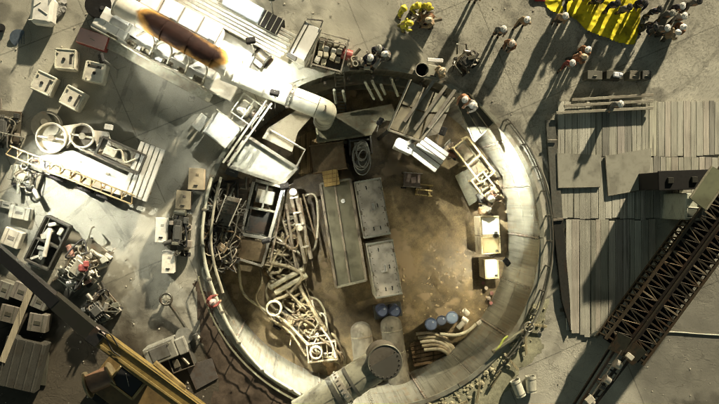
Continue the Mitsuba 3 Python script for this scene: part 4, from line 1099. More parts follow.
put('elbow', hose([(303, 196), (313, 194), (317, 202), (318, 222), (317, 238)], .07, ZF + 2.6), 'm_metal', (.48, .44, .33), .5, smooth=60, parent=t)
tg = thing('hose_tangle', 'tangle of many thin cream and brown hoses forming the hose heap in the shaft', 'hoses')
for i in range(60):
    r = random.Random(500 + i)
    s0 = r.uniform(-.5, .75)
    pts = []
    for k in range(r.randint(4, 7)):
        s1 = min(1, s0 + .08 * k + r.uniform(0, .05))
        pts.append(((272 + 58 * s1 if s1 > 0 else 272 - 30 * s1) + r.uniform(-1, 1) * (20 - 6 * s1), 255 + 100 * s1 + r.uniform(-9, 9)))
    put('hose', hose(pts, r.uniform(.035, .085), [ZF + r.uniform(.35, 1.5) for _ in pts], 7), 'm_matte', dim(r.choice(HCOL), r.uniform(.5, 1.15)), .6, smooth=60, parent=tg)
# mud bank and debris below the hoses
g3 = np.random.default_rng(9)
solo('rubble', 'brown rubble and lumps of mud below the hoses', 'rubble',
     [rock(D(*( (262 + 70 * a + 30 * (1 - a) * b, 268 + 95 * a * 0.9 + 20 * b)), ZF + .05), .08 + .25 * g3.random() ** 2, i) for i, (a, b) in enumerate(g3.random((420, 2)))], 'm_dirt', (.30, .21, .11), 0, kind='stuff')
machine('mud_pump', 'brown mud pump half hidden among the hoses in the shaft', 'machine', 290, 322, 34, 26, 30, 1.0, 33, [(.30, .24, .15), (.45, .4, .28), (.14, .11, .07)], 18, 4).__len__()
for k in list(scene):
    if k.startswith('mud_pump__'):
        scene[k]['to_world'] = T().translate([D(290, 322, ZF)[0] - D(290, 322)[0], D(290, 322, ZF)[1] - D(290, 322)[1], ZF])
def lowered(key, x, y, z):
    for k in list(scene):
        if k.startswith(key + '__'):
            scene[k]['to_world'] = T().translate([float(v) for v in D(x, y, z) - D(x, y)])


for nm, lab, x, y, w, h, a, z, sd in (('winch_set', 'dark rusty winch set in the corner behind the tan frame crates', 452, 150, 20, 14, 45, ZF + .2, 61), ('motor_set', 'dark motor set wedged between grey sheets and the shaft wall', 484, 200, 18, 14, 60, ZF + .4, 62), ('drill_rig', 'low dark drill unit at the foot of the upper wall beside the wire coil', 340, 140, 24, 16, 10, ZF + .2, 63), ('pump_set', 'brown pump set under the riser pipes near the dark scaffold', 286, 236, 22, 18, 70, ZF + .1, 64)):
    lowered(machine(nm, lab, 'machine', x, y, w, h, a, 1.0, sd, [(.12, .09, .055), (.22, .19, .13), (.07, .065, .05), (.36, .31, .21), (.18, .08, .05)], 22, 4), x, y, z)
t = thing('sluice_box', 'open cream framed sluice box near the lower wall by the hoses', 'box')
f = F(322, 352, ZF + 1.5, -6)
put('side', [f.box(0, k * .5, -.5, 1.7, .1, .5) for k in (-1, 1)] + [f.box(k * .8, 0, -.5, .1, .9, .5) for k in (-1, 1)], 'm_metal', (.5, .45, .32), .5, parent=t)
for i in range(5):
    put('bar', f.box(-.6 + .3 * i, 0, -.15, .06, .9, .06), 'm_metal', (.45, .4, .28), .5, parent=t)
put('base', f.box(0, 0, -1.5, 1.6, .9, 1.0), 'm_metal', (.12, .09, .05), .5, parent=t)

# scaffold and dark platform on the upper left wall
t = thing('dark_scaffold', 'dark open topped scaffold tower below the white loading deck', 'scaffold')
sp = [(254, 180), (283, 187), (269, 239), (241, 234)]
zt = -1.2
for (x, y) in sp:
    q = D(x, y, zt)
    put('post', BAR([q[0], q[1], ZF], q + [0, 0, .1], .18), 'm_metal', (.10, .10, .08), .4, parent=t)
for zz in (zt, zt - 1.6, zt - 3.2):
    for i in range(4):
        a, b = D(*sp[i], zt), D(*sp[(i + 1) % 4], zt)
        put('ledger', BAR([a[0], a[1], zz], [b[0], b[1], zz], .15), 'm_metal', (.42, .41, .33) if zz == zt else (.07, .07, .06), .4, parent=t)
put('cross_beam', [BAR(D(247, 207, zt), D(276, 212, zt), .12), BAR(D(268, 184, zt), D(262, 209, zt), .1)], 'm_metal', (.3, .3, .24), .4, parent=t)
put('cabinet', F(265, 197, zt - .8, 12).box(0, 0, -1, .9, .7, 1.0), 'm_gloss', (.33, .33, .28), .4, parent=t)
put('floor_plate', slab([(247, 208), (276, 213), (269, 238), (242, 233)], zt - 3.3, zt - 3.2), 'm_metal', (.05, .05, .04), .4, parent=t)
t = thing('dark_platform', 'dark brown cluttered service platform between scaffold and left rim', 'platform')
zp = -1.0
put('plate', slab([(206, 182), (250, 178), (240, 238), (234, 268), (212, 272), (202, 232)], zp - .1, zp), 'm_metal', (.10, .085, .055), .5, parent=t)
for i in range(16):
    y = 186 + i * 5.2
    put('grating_bar', BAR(D(207, y, zp + .03), D(244 - max(0, i - 9) * 1.5, y - 2, zp + .03), .07, .05), 'm_metal', (.13, .115, .085), .5, parent=t)
for (x, y) in ((210, 190), (246, 184), (236, 262), (214, 266)):
    q = D(x, y, zp)
    put('leg', BAR([q[0], q[1], ZF], q - [0, 0, .1], .16), 'm_metal', DARK, .3, parent=t)
lbl = ['dark hose hanging in the outer line over the brown service platform', 'olive hose next to the outer line over the service platform', 'tangled black hose in the middle of the service platform', 'tan hose crossing the lower end of the service platform', 'grey hose along the inner edge of the service platform', 'black hose looping below the tan box on the service platform', 'brown hose at the foot of the service platform by the left wall', 'thin pale hose wound over the service platform']
for i in range(8):
    r = random.Random(100 + i)
    pts = [(208 + (i * 5) % 30 + r.uniform(-6, 6), 184 + k * 13 + r.uniform(-5, 5)) for k in range(7)]
    solo('hose', lbl[i], 'hose', hose(pts, .05 + .03 * r.random(), [zp + .12 + .12 * r.random() for _ in pts], 7), 'm_matte', [(.05, .05, .04), (.16, .15, .1), (.03, .03, .03), (.34, .29, .2), (.22, .22, .18), (.04, .04, .035), (.18, .13, .08), (.42, .39, .3)][i], .4, smooth=60)
ct = thing('cable_tangle', 'tangle of dark cables and thin grey pipes covering the brown service platform', 'cables')
for i in range(34):
    r = random.Random(900 + i)
    x0, y0 = r.uniform(206, 240), r.uniform(180, 262)
    pts = [(x0, y0)]
    for k in range(r.randint(3, 6)):
        x0 = min(max(x0 + r.uniform(-12, 12), 203), 246 if y0 < 240 else 236)
        y0 = min(max(y0 + r.uniform(-8, 16), 178), 272)
        pts.append((x0, y0))
    put('cable', hose(pts, r.uniform(.02, .05), [zp + r.uniform(.06, .55) for _ in pts], 6), 'm_matte', r.choice([(.03, .03, .028), (.06, .06, .05), (.14, .13, .1), (.30, .28, .21), (.10, .07, .04)]), .4, smooth=60, parent=ct)
t = thing('stair_tower', 'narrow dark stair tower with pale rails left of the dark scaffold', 'stairs')
for (x, y) in ((226, 196), (241, 199), (229, 226), (216, 222)):
    put('post', BAR(D(x, y, zp), D(x, y, .6), .07), 'm_metal', (.4, .39, .32), .4, parent=t)
for i in range(9):
    put('step', BAR(D(227 - 1.2 * i, 198 + 3.0 * i, .4 - .13 * i), D(240 - 1.2 * i, 201 + 3.0 * i, .4 - .13 * i), .2, .05), 'm_metal', (.2, .19, .14), .4, parent=t)
put('handrail', [BAR(D(226, 196, .6), D(216, 222, .6), .06), BAR(D(241, 199, .6), D(229, 226, .6), .06)], 'm_metal', (.5, .49, .4), .3, parent=t)
for i, (x, y, w, a, lab, c) in enumerate(((232, 172, .6, 20, 'dark tool box at the top of the service platform', (.07, .07, .06)), (222, 248, .5, 40, 'brown tool box lower down on the service platform', (.2, .15, .09)), (209, 208, .45, 10, 'grey tool box at the outer side of the service platform', (.3, .29, .25)))):
    f = F(x, y, zp + .42, a)
    t = thing('tool_box', lab, 'box')
    put('body', f.box(0, 0, -.42, w, w * .7, .36, ch=.02), 'm_gloss', c, .4, parent=t)
    put('lid', f.box(0, 0, -.055, w * 1.02, w * .72, .05, ch=.015), 'm_gloss', tuple(k * 1.3 for k in c), .4, parent=t)
    put('handle', TUBE([f.P(-.12, 0, 0), f.P(-.1, 0, .08), f.P(.1, 0, .08), f.P(.12, 0, 0)], .02, 6), 'm_metal', GREY, .3, parent=t)
t = thing('triangle_platform', 'brown platform with a pale slanting edge below the dark scaffold', 'platform')
put('plate', slab([(242, 238), (269, 242), (262, 262), (238, 258)], -3.2, -3.1), 'm_metal', (.17, .12, .065), .5, parent=t)
put('edge', [BAR(D(284, 190, -3.0), D(262, 266, -3.0), .13), BAR(D(262, 266, -3.0), D(236, 258, -3.0), .12)], 'm_metal', (.5, .47, .36), .5, parent=t)
put('strut', [BAR(D(262, 266, -3.0), D(262, 266, ZF), .14), BAR(D(284, 190, -3.0), D(284, 190, ZF), .14)], 'm_metal', DARK, .4, parent=t)
# pale lines on the left rim
rl = [(212, 176), (206, 200), (202, 235), (205, 262), (214, 292), (232, 332), (262, 370), (300, 395)]
t = thing('rim_pipe', 'pale pipe following the left rim of the shaft down to the bottom', 'pipe')
put('pipe', hose(rl, .085, .22), 'm_gloss', (.52, .50, .40), .35, smooth=60, parent=t)
cc = curve([D(x, y, .22) for x, y in rl])
for q in cc[::14]:
    put('clip', BAR(q + [-.12, 0, 0], q + [.12, 0, 0], .1, .2), 'm_metal', (.3, .29, .23), .4, parent=t)
rl2 = [(x + 9, y + 1) for x, y in rl[:5]]
solo('rim_hose', 'second pale hose inside the pipe along the left rim', 'hose', hose(rl2, .07, .16), 'm_gloss', (.38, .36, .28), .4, smooth=60)
rail('railing', 'low railing on the outside of the lower left rim', [((CX + (RR + .35) * math.cos(t)), (CY + (RR + .35) * math.sin(t))) for t in np.radians(np.linspace(192, 258, 30))], 0, .55, col=(.26, .25, .19))
t = rail('railing', 'double pipe railing curving along the right rim', [((CX + (RR + .40) * math.cos(t)), (CY + (RR + .40) * math.sin(t))) for t in np.radians(np.linspace(-42, 42, 52))], 0, .9, col=(.16, .16, .13), r=.035)
solo('rim_cable', 'thick grey cable laid outside the railing on the right rim', 'cable', TUBE([[CX + (RR + .72 + .04 * math.sin(9 * s)) * math.cos(s), CY + (RR + .72) * math.sin(s), .08] for s in np.radians(np.linspace(-48, 30, 60))], .07, 8), 'm_matte', (.2, .2, .16), .4, smooth=60)

# top wall of the shaft: walings and hanging rods
t = thing('waling', 'dark steel waling beams across the upper wall of the shaft', 'beam')
for zz in (-1.2, -3.2):
    put('beam', wall_piece(RR - .55, RR - .12, 62, 118, zz - .15, zz + .15, 20), 'm_metal', (.17, .16, .11), .5, parent=t)
for a in np.linspace(64, 116, 7):
    q = np.array([CX + (RR - .3) * math.cos(math.radians(a)), CY + (RR - .3) * math.sin(math.radians(a)), 0])
    put('bracket', BAR(q + [0, 0, -.2], q + [0, 0, -3.4], .14), 'm_metal', (.12, .115, .09), .5, parent=t)
for i, (x, y, x2, y2, lab) in enumerate(((365, 82, 374, 99, 'first pale rod of the three leaning on the upper wall'), (372, 81, 382, 100, 'middle pale rod of the three leaning on the upper wall'), (381, 85, 385, 94, 'short rod of the three leaning on the upper wall'), (334, 90, 336, 103, 'upright pale rod left on the upper wall'), (343, 91, 345, 101, 'short upright rod right of the other on the upper wall'), (391, 78, 398, 96, 'pale rod beside the plated platform edge'))):
    solo('rod', lab, 'rod', CYL(D(x, y, -.6), D(x2, y2, -1.9), .075, 10), 'm_gloss', (.52, .50, .4), .3, smooth=40)
t = thing('ladder', 'steel ladder down the upper wall of the shaft beside the duct', 'ladder')
for k in (0, 9):
    put('stile', BAR(D(335 + k, 72, .5), D(337 + k, 116, -4.8), .07), 'm_metal', (.12, .12, .1), .4, parent=t)
for i in range(14):
    s = (i + .5) / 14
    put('rung', BAR(D(335 + 2 * s, 72 + 44 * s, .5 - 5.3 * s), D(344 + 2 * s, 72 + 44 * s, .5 - 5.3 * s), .05), 'm_metal', (.2, .2, .16), .4, parent=t)
t = thing('lower_landing', 'olive steel landing half way down under the upper wall', 'platform')
put('plate', slab([(316, 118), (392, 104), (398, 122), (380, 120), (372, 134), (318, 142)], -3.4, -3.3), 'm_metal', (.19, .175, .11), .5, parent=t)
put('beam', [BAR(D(316, 118, -3.25), D(318, 142, -3.25), .14), BAR(D(318, 142, -3.25), D(372, 134, -3.25), .12)], 'm_metal', (.24, .22, .15), .5, parent=t)
put('leg', [BAR(D(x, y, -3.4), [*D(x, y, -3.4)[:2], ZF], .18) for x, y in ((320, 138), (370, 130))], 'm_metal', DARK, .4, parent=t)
t = thing('brown_ledge', 'brown timber covered ledge at the foot of the duct elbow', 'platform')
for i in range(6):
    put('plank', BAR(D(292 + i * 4.4, 140 - i * 2.0, -4.4), D(302 + i * 4.4, 176 - i * 2.0, -4.4), .26, .06), 'm_wood', (.24, .17, .085), .3, parent=t)
put('bearer', [BAR(D(293, 146, -4.5), D(318, 136, -4.5), .14), BAR(D(300, 170, -4.5), D(324, 160, -4.5), .14)], 'm_wood', (.14, .1, .05), .3, parent=t)
put('leg', [BAR(D(x, y, -4.6), [*D(x, y, -4.6)[:2], ZF], .16) for x, y in ((298, 150), (318, 158))], 'm_wood', (.14, .1, .05), .3, parent=t)

# plated platform over the upper right rim
pp = thing('plated_platform', 'grey platform of flat steel plates over the upper right rim', 'platform')
zq = .30
pl = [[(412, 82), (434, 92), (426, 112), (402, 104)], [(402, 105.5), (426, 113.5), (419, 139), (390, 128)], [(435.5, 92.5), (452, 100), (448, 112), (428, 112)], [(428, 114), (447, 114), (438, 134), (421, 138)]]
for i, q in enumerate(pl):
    put('plate', slab(q, zq - .07, zq - .004 * i), 'm_matte', [(.30, .29, .23), (.25, .245, .19), (.33, .32, .26), (.22, .21, .165)][i], .4, parent=pp)
for a, b in (((410, 80), (388, 130)), ((388, 130), (420, 141)), ((420, 141), (454, 98)), ((424, 88), (404, 134))):
    put('edge_beam', BAR(D(*a, zq + .04), D(*b, zq + .04), .10, .16), 'm_metal', (.48, .47, .39), .3, parent=pp)
for (x, y) in ((392, 128), (418, 138)):
    put('column', BAR(D(x, y, zq - .1), [*D(x, y, zq)[:2], ZF], .2), 'm_metal', DARK, .4, parent=pp)
put('guard_rail', [BAR(D(411, 80, 1.2), D(389, 130, 1.2), .05)] + [BAR(D(411 - 22 * s, 80 + 50 * s, zq), D(411 - 22 * s, 80 + 50 * s, 1.2), .05) for s in (0, .33, .66, 1)], 'm_metal', (.5, .49, .4), .3, parent=pp)
for i, (a, b, lab) in enumerate((((436, 78), (404, 122), 'first of three long beams laid across the plated platform'), ((446, 86), (414, 130), 'second of three long beams laid across the plated platform'), ((455, 90), (428, 128), 'last of three long beams laid across the plated platform'))):
    solo('beam', lab, 'beam', BAR(D(*a, zq + .12), D(*b, zq + .12), .16, .18), 'm_metal', (.36, .35, .29), .4)
t = thing('dark_sheet', 'large dark green steel sheet leaning over the upper right rim', 'sheet')
sh = [D(455, 101, .35), D(468, 93, .4), D(494, 123, .15), D(474, 142, -.1)]
put('sheet', hull([p + [0, 0, k] for p in sh for k in (-.03, .03)]), 'm_matte', (.035, .038, .027), .12, parent=t)
put('edge', [BAR(sh[i] + [0, 0, .06], sh[(i + 1) % 4] + [0, 0, .06], .07) for i in range(4)], 'm_metal', (.14, .14, .1), .4, parent=t)
put('stiffener', [BAR(sh[0] * (1 - s) + sh[1] * s + [0, 0, .06], sh[3] * (1 - s) + sh[2] * s + [0, 0, .06], .05) for s in (.35, .7)], 'm_metal', (.08, .085, .06), .4, parent=t)

# white strips and box in the upper right of the shaft
t = thing('strip_stack', 'bright stack of white corrugated strips in the shaft below the plated platform', 'steel stack')
zs = ZF + 2.6
for i in range(5):
    a = np.array([417 - 3 + i * 5.6, 163 - i * 5.4 + 3])
    put('strip', BAR(D(400 + 4.2 * i + 8, 150 - 0.2 * i - 1, zs) if False else D(409 + 4.0 * i, 150.5 - 3.0 * i, zs), D(436 + 3.0 * i, 171 - 4.0 * i, zs), .22, .16, .02), 'm_gloss', (.70, .70, .64), .15, parent=t)
put('pallet', slab([(411, 152), (427, 140), (449, 154), (436, 172)], zs - .5, zs - .1), 'm_wood', (.12, .09, .05), .3, parent=t)
t = thing('white_box', 'bright white box at the left end of the corrugated strips in the shaft', 'box')
f = F(405, 146, zs + .15, 24)
put('body', f.box(0, 0, -1.2, 1.0, .6, 1.15, ch=.03), 'm_gloss', (.68, .67, .6), .15, parent=t)
put('lid', f.box(0, 0, -.045, .95, .56, .05), 'm_gloss', (.72, .71, .64), .15, parent=t)
put('latch', f.box(.2, .05, .0, .16, .1, .04), 'm_metal', DARK, .2, parent=t + '__lid')
t = thing('cart', 'small pinkish tool cart standing alone on the floor below the white strips', 'cart')
f = F(413, 180, ZF + 1.0, 4)
put('tray', f.box(0, 0, -.5, 1.0, .8, .1), 'm_metal', (.2, .16, .12), .5, parent=t)
put('load', [f.box(-.25, -.1, -.4, .2, .5, .4, rot=10), f.box(.05, 0, -.4, .3, .35, .3, rot=-12), f.box(.35, -.1, -.4, .16, .5, .25)], 'm_matte', (.42, .33, .28), .4, parent=t)
put('frame', [BAR(f.P(u, v, -1), f.P(u, v, .05), .06) for u in (-.5, .5) for v in (-.4, .4)] + [BAR(f.P(-.5, v, .05), f.P(.5, v, .05), .05) for v in (-.4, .4)], 'm_metal', (.36, .33, .26), .4, parent=t)
put('wheel', [CYL(f.P(u, v, -.85), f.P(u, v + .1, -.85), .15, 14) for u in (-.4, .4) for v in (-.45, .4)], 'm_matte', BLACK, .2, parent=t)
t = thing('wood_frame', 'small yellowish wooden frame on the floor beside the tool cart', 'frame')
f = F(424, 190, ZF + .5, 6)
for k in (-1, 0, 1):
    put('slat', f.box(0, k * .3, 0, 1.0, .08, .08), 'm_wood', (.4, .3, .13), .3, parent=t)
for k in (-1, 1):
    put('runner', f.box(k * .38, 0, -.5, .08, .7, .48), 'm_wood', (.32, .24, .1), .3, parent=t)

# right side of the shaft: tan frames, grey panels, white bins
for j, (x, y, lab) in enumerate(((474, 160, 'tan open frame crate leaning along the right wall, upper of the two'), (483, 184, 'small tan frame crate below the other on the right wall'))):
    t = thing('frame_crate', lab, 'crate', 'tan frame crates')
    f = F(x, y, ZF + 2.2, 52)
    Lh, Wh = (1.25, .5) if j == 0 else (.55, .42)
    for u in ((-1, 0, 1) if j == 0 else (-1, 1)):
        for v in (-1, 1):
            put('post', BAR(f.P(u * Lh, v * Wh, -2.2), f.P(u * Lh, v * Wh, .05), .09), 'm_wood', (.30, .24, .12), .3, parent=t)
        put('crossbar', BAR(f.P(u * Lh, -Wh, .02), f.P(u * Lh, Wh, .02), .08), 'm_wood', (.44, .36, .2), .3, parent=t)
    for v in (-1, 1):
        put('long_bar', BAR(f.P(-Lh, v * Wh, .06), f.P(Lh, v * Wh, .06), .09), 'm_wood', (.50, .41, .22), .3, parent=t)
    put('shelf', f.box(0, 0, -.9, Lh * 1.9, Wh * 1.8, .06), 'm_metal', (.2, .18, .12), .5, parent=t)
    put('load', [f.box(-Lh * .5, .05, -.84, Lh * .7, Wh * 1.2, .4), f.box(Lh * .45, -.05, -.84, Lh * .6, Wh * 1.1, .3)], 'm_metal', (.22, .2, .13), .5, parent=t)
for i in range(3):
    solo('leaning_sheet', ['outer', 'middle', 'inner'][i] + ' of three grey sheets leaning beside the tan frame crates', 'panel',
         hull([D(*q, ZF + zz + .0) + [0, 0, k] for q, zz in (((455 + 6 * i, 176 - 3 * i), 1.9), ((463 + 6 * i, 171 - 3 * i), 2.0), ((477 + 4 * i, 201 - 4 * i), .9), ((469 + 4 * i, 206 - 4 * i), .8)) for k in (-.03, .03)]), 'm_metal', [(.24, .24, .19), (.19, .19, .145), (.27, .26, .2)][i], .4)
for i, (x, y, w, h, lab, c, lid) in enumerate(((490, 226, 20, 20, 'upper of the white topped bins along the right wall of the shaft', (.66, .64, .52), True), (491, 245, 20, 18, 'middle bin with tan inside along the right wall of the shaft', (.30, .25, .15), False), (492, 269, 14, 20, 'lowest of the white topped bins along the right wall of the shaft', (.66, .64, .52), True))):
    t = thing('wall_bin', lab, 'bin', 'bins along the right wall')
    f = F(x, y, ZF + 1.6, -3)
    s = S(ZF + 1.6)
    put('body', f.box(0, 0, -1.6, w * s, h * s, 1.4, ch=.03), 'm_matte', (.36, .31, .2), .4, parent=t)
    put('lid', f.box(.04, 0, -.195, w * s * .82, h * s * .86, .08 if lid else .02), 'm_matte', c, .25, parent=t)
    put('side', [f.box(k * w * s * .47, 0, -.19, .07, h * s, .2) for k in (-1, 1)] + [f.box(0, k * h * s * .47, -.19, w * s * .84, .07, .19) for k in (-1, 1)], 'm_metal', (.5, .44, .28), .4, parent=t)
    put('latch', f.box(w * s * .3, h * s * .35, -.11, .16, .12, .06), 'm_metal', DARK, .3, parent=t + '__lid')
solo('bucket', 'dark bucket on the edge between upper and middle wall bins', 'bucket', CYL(D(496, 236, ZF + 1.5), D(496, 236, ZF + 1.9), .17, 16, hollow=.03), 'm_matte', (.04, .04, .03), .3)
g4 = np.random.default_rng(12)
for i in range(5):
    x, y = 484 + g4.normal(0, 4), 205 + g4.normal(0, 6)
    solo('valve_block', ['rusty', 'grey', 'small pale', 'dark', 'tan'][i] + ' valve block in the clutter above the white wall bins', 'valve', [F(x, y, ZF + 2.0, 20 * i).box(0, 0, -.4, .5, .35, .4), CYL(D(x, y, ZF + 2), D(x, y, ZF + 2.3), .12, 12)], 'm_metal', [(.2, .12, .06), (.24, .24, .2), (.5, .48, .38), (.06, .06, .05), (.36, .29, .17)][i], .5)
for i in range(6):
    x, y = 489 + g4.normal(0, 3), 291 + g4.normal(0, 6)
    solo('red_can', ['topmost', '', '', '', '', 'lowest'][i] + ' of the small red and pale cans against the right wall' if i in (0, 5) else ['', 'pale can second from the top in the row of red cans', 'red can third from the top in the row against the right wall', 'pale can fourth from the top in the row of red cans', 'red can second from the bottom in the row against the right wall'][i], 'can', [CYL(D(x, 278 + 5 * i, ZF), D(x, 278 + 5 * i, ZF + .45), .11, 14), CYL(D(x, 278 + 5 * i, ZF + .45), D(x, 278 + 5 * i, ZF + .52), .05, 10)], 'm_gloss', (.20, .085, .07) if i % 2 else (.30, .26, .2), .3, smooth=40, group='small cans at the right wall')
# fan of hoses at the blue barrels
lb = ['first hose of the fan below the blue barrels, nearest to them', 'second hose of the fan below the blue barrels', 'third hose of the fan below the blue barrels', 'fourth hose of the fan below the blue barrels', 'lowest hose of the fan below the blue barrels, by the wall', 'tan hose arching over the right of the hose fan']
for i in range(5):
    p = [(416 + 2 * i, 334 + 4.0 * i), (430 + 2 * i, 333 + 4 * i), (443 + i, 337 + 4 * i), (452 - i, 346 + 2.5 * i), (455 - 2 * i, 352 + 2 * i)]
    solo('fan_hose', lb[i], 'hose', hose(p, .10, ZF + .25 + .08 * i), 'm_matte', [(.50, .43, .29), (.42, .36, .24), (.55, .48, .34), (.38, .31, .2), (.46, .4, .28)][i], .45, smooth=60)
solo('fan_hose', lb[5], 'hose', hose([(440, 334), (456, 335), (468, 331), (476, 324)], .10, ZF + .6), 'm_matte', (.52, .46, .33), .4, smooth=60)
for i, (x, y, x2, y2, lab) in enumerate(((462, 318, 468, 322, 'upper white pipe bend beside the right blue barrel'), (458, 328, 464, 322, 'white pipe piece beside the hose fan'), (468, 314, 464, 310, 'short white pipe end right of the blue barrels'), (478, 324, 482, 321, 'small white pipe end by the lower right wall'))):
    solo('white_pipe', lab, 'pipe', CYL(D(x, y, ZF + .5), D(x2, y2, ZF + .6), .15, 16, hollow=.03), 'm_gloss', (.62, .58, .47), .3, smooth=40)
t = thing('hose_pallet', 'brown wooden pallet under the lower hoses of the fan', 'pallet')
f = F(428, 352, ZF + .2, -10)
for i in range(6):
    put('slat', f.box(0, -.6 + .24 * i, -.04, 1.9, .17, .04, ch=.006), 'm_wood', (.27, .19, .1), .3, parent=t)
put('bearer', [f.box(k * .8, 0, -.2, .1, 1.4, .15) for k in (-1, 0, 1)], 'm_wood', (.18, .12, .06), .3, parent=t)
solo('floor_lumps', 'pale lumps of broken mortar strewn over the shaft floor', 'rubble',
     [rock(D(*(445 + 26 * a[0], 292 + 26 * a[1]), ZF), .03 + .07 * abs(a[2]) ** 2, i) for i, a in enumerate(g4.normal(0, 1, (130, 3)).clip(-1.6, 1.6) * [1, 1, .6])], 'm_dirt', (.30, .24, .14), 0, kind='stuff')

# ------------------------------------------------------------------ plank deck on the right
dk = thing('plank_deck', 'wide grey timber plank deck on the right of the yard', 'deck')
put('bearer', [BAR(D(560, y, .04), D(700 if y < 215 else 640, y, .04), .16, .06) for y in (110, 150, 160, 200, 230, 270, 310)], 'm_wood', (.10, .09, .065), .3, parent=dk)
rd = random.Random(5)
rows = [(101, 156, 558, 722), (157, 219, 560, 722), (220, 333, 566, 650)]
for (y0, y1, x0, x1) in rows:
    x = x0
    while x < x1:
        w = rd.uniform(5.0, 8.0)
        yy0, yy1 = y0 + rd.uniform(-1, 1), y1 + rd.uniform(-1.5, 1.5) + (0 if y1 < 300 else rd.uniform(-3, 6))
        tone = rd.uniform(.82, 1.14)
        c = (.40 * tone, .395 * tone, .335 * tone)
        if rd.random() < .12:
            c = tuple(k * .75 for k in c)
        z1 = .12 + rd.uniform(0, .010)
        dx = (yy1 - yy0) * (-.0 + rd.uniform(-.006, .006))
        a, b = D(x + w / 2, yy0, z1), D(x + w / 2 + dx, yy1, z1)
        put('plank', BAR(a - [0, 0, .03], b - [0, 0, .03], (w - (rd.uniform(.02, .08) if rd.random() < .8 else rd.uniform(.2, .6))) * S(), .06, .004), 'm_wood', c, .3, parent=dk)
        x += w
for lab, q in (('left of the two flat grey sheets lying on the plank deck', [(557, 153), (601, 155), (600, 187), (558, 188)]), ('right of the two flat grey sheets lying on the plank deck', [(605, 156), (652, 148), (648, 189), (608, 196)])):
    t = thing('grey_sheet', lab, 'sheet', 'grey sheets')
    put('sheet', slab(q, .16, .22 if 'left' in lab else .23), 'm_matte', (.29, .285, .235), .3, parent=t)
    put('edge_strip', [BAR(D(*q[3], .235), D(*q[2], .235), .05, .03), BAR(D(*q[0], .235), D(*q[3], .235), .05, .03)], 'm_metal', (.12, .12, .1), .3, parent=t)
t = thing('pole_shadow_strip', 'low strip shaped as a pole shadow, with a dark pointed end, left of the plank deck', 'beam')  # shadow of a pole built as a low solid strip
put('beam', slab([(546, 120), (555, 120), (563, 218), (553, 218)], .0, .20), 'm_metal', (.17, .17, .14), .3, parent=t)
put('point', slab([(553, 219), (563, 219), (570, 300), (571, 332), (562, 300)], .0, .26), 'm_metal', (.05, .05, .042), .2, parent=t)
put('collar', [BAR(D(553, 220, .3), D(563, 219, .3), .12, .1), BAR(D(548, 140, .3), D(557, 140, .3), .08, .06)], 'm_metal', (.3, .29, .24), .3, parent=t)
t = thing('switch_house', 'tall black flat roofed switch house on the right edge throwing a long shadow', 'house')
f = F(684, 180, 2.6, -2)
put('body', f.box(0, 0, -2.6, 2.45, .85, 2.5, ch=.03), 'm_matte', (.012, .012, .011), .04, parent=t)
put('roof', f.box(0, 0, -.095, 2.55, .95, .1, ch=.02), 'm_matte', (.010, .010, .009), .03, parent=t)
put('roof_vent', [f.box(u, 0, .0, .3, .3, .12) for u in (-.7, .5)], 'm_matte', (.02, .02, .018), .05, parent=t)
put('door', f.box(-.4, .43, -2.5, .8, .03, 2.0), 'm_matte', (.06, .06, .05), .3, parent=t)

# rails and low boxes above the deck
for i, (y, lab) in enumerate(((100, 'upper of three pale steel bars lying above the plank deck'), (106, 'middle of three pale steel bars lying above the plank deck'), (113, 'lower of three pale steel bars at the head of the plank deck'))):
    solo('steel_bar', lab, 'bar', BAR(D(572 - 8 * i, y, .4), D(653, y - 5, .4), .14, .14), 'm_metal', (.42, .41, .33), .3, group=None)
for i, (x, w, c, lab) in enumerate(((595, 15, (.10, .10, .085), 'dark box at the left of the row above the steel bars'), (615, 17, (.06, .06, .05), 'black box with a white bag on it above the steel bars'), (635, 11, (.16, .155, .125), 'small grey box third in the row above the steel bars'), (647, 9, (.08, .08, .07), 'small dark box at the right of the row above the steel bars'))):
    t = thing('low_box', lab, 'box', 'boxes in a row above the steel bars')
    f = F(x, 75, .7, 2)
    put('body', f.box(0, 0, -.7, w * S(), .42, .64, ch=.02), 'm_matte', c, .3, parent=t)
    put('lid', f.box(0, 0, -.055, w * S() * 1.03, .44, .05, ch=.015), 'm_matte', tuple(k * 1.3 for k in c), .3, parent=t)
    put('handle', f.box(0, .05, .0, .2, .05, .05), 'm_metal', (.3, .3, .25), .3, parent=t + '__lid')
f = F(617, 75, .75, 8)
solo('white_bag', 'white bag lying on the black box in the row above the steel bars', 'bag', [f.box(0, 0, -.03, .42, .26, .14, ch=.06), f.box(.16, -.04, .02, .2, .16, .12, ch=.05)], 'm_matte', (.72, .74, .78), .1)

# tarpaulins
def tarp(name, label, pix, col, seed):
    P = Polygon([D(x, y)[:2] for x, y in pix])
    x0, y0, x1, y1 = P.bounds
    st = .06
    X, Y = np.meshgrid(np.arange(x0, x1, st), np.arange(y0, y1, st))
    import shapely
    fl_ = np.c_[X.ravel(), Y.ravel()]
    inside = shapely.contains_xy(P, fl_[:, 0], fl_[:, 1])
    rd_ = 1 - np.abs(2 * meshkit.fbm(np.c_[fl_ * [0.9, 1.5], np.full(len(fl_), seed + .5)], 3, seed + 3) - 1)
    z = .02 + .09 * meshkit.fbm(np.c_[fl_ * 1.6, np.full(len(fl_), seed)], 4, seed) + .08 * rd_ ** 6
    idx = np.arange(len(fl_)).reshape(X.shape)
    q = np.stack([idx[:-1, :-1], idx[:-1, 1:], idx[1:, 1:], idx[1:, :-1]], -1).reshape(-1, 4)
    q = q[inside[q].all(1)]
    m = tri(np.c_[fl_, z], np.vstack([q[:, [0, 1, 2]], q[:, [0, 2, 3]]]))
    m.remove_unreferenced_vertices()
    solo(name, label, 'tarpaulin', m, 'm_matte', col, .6, smooth=80)


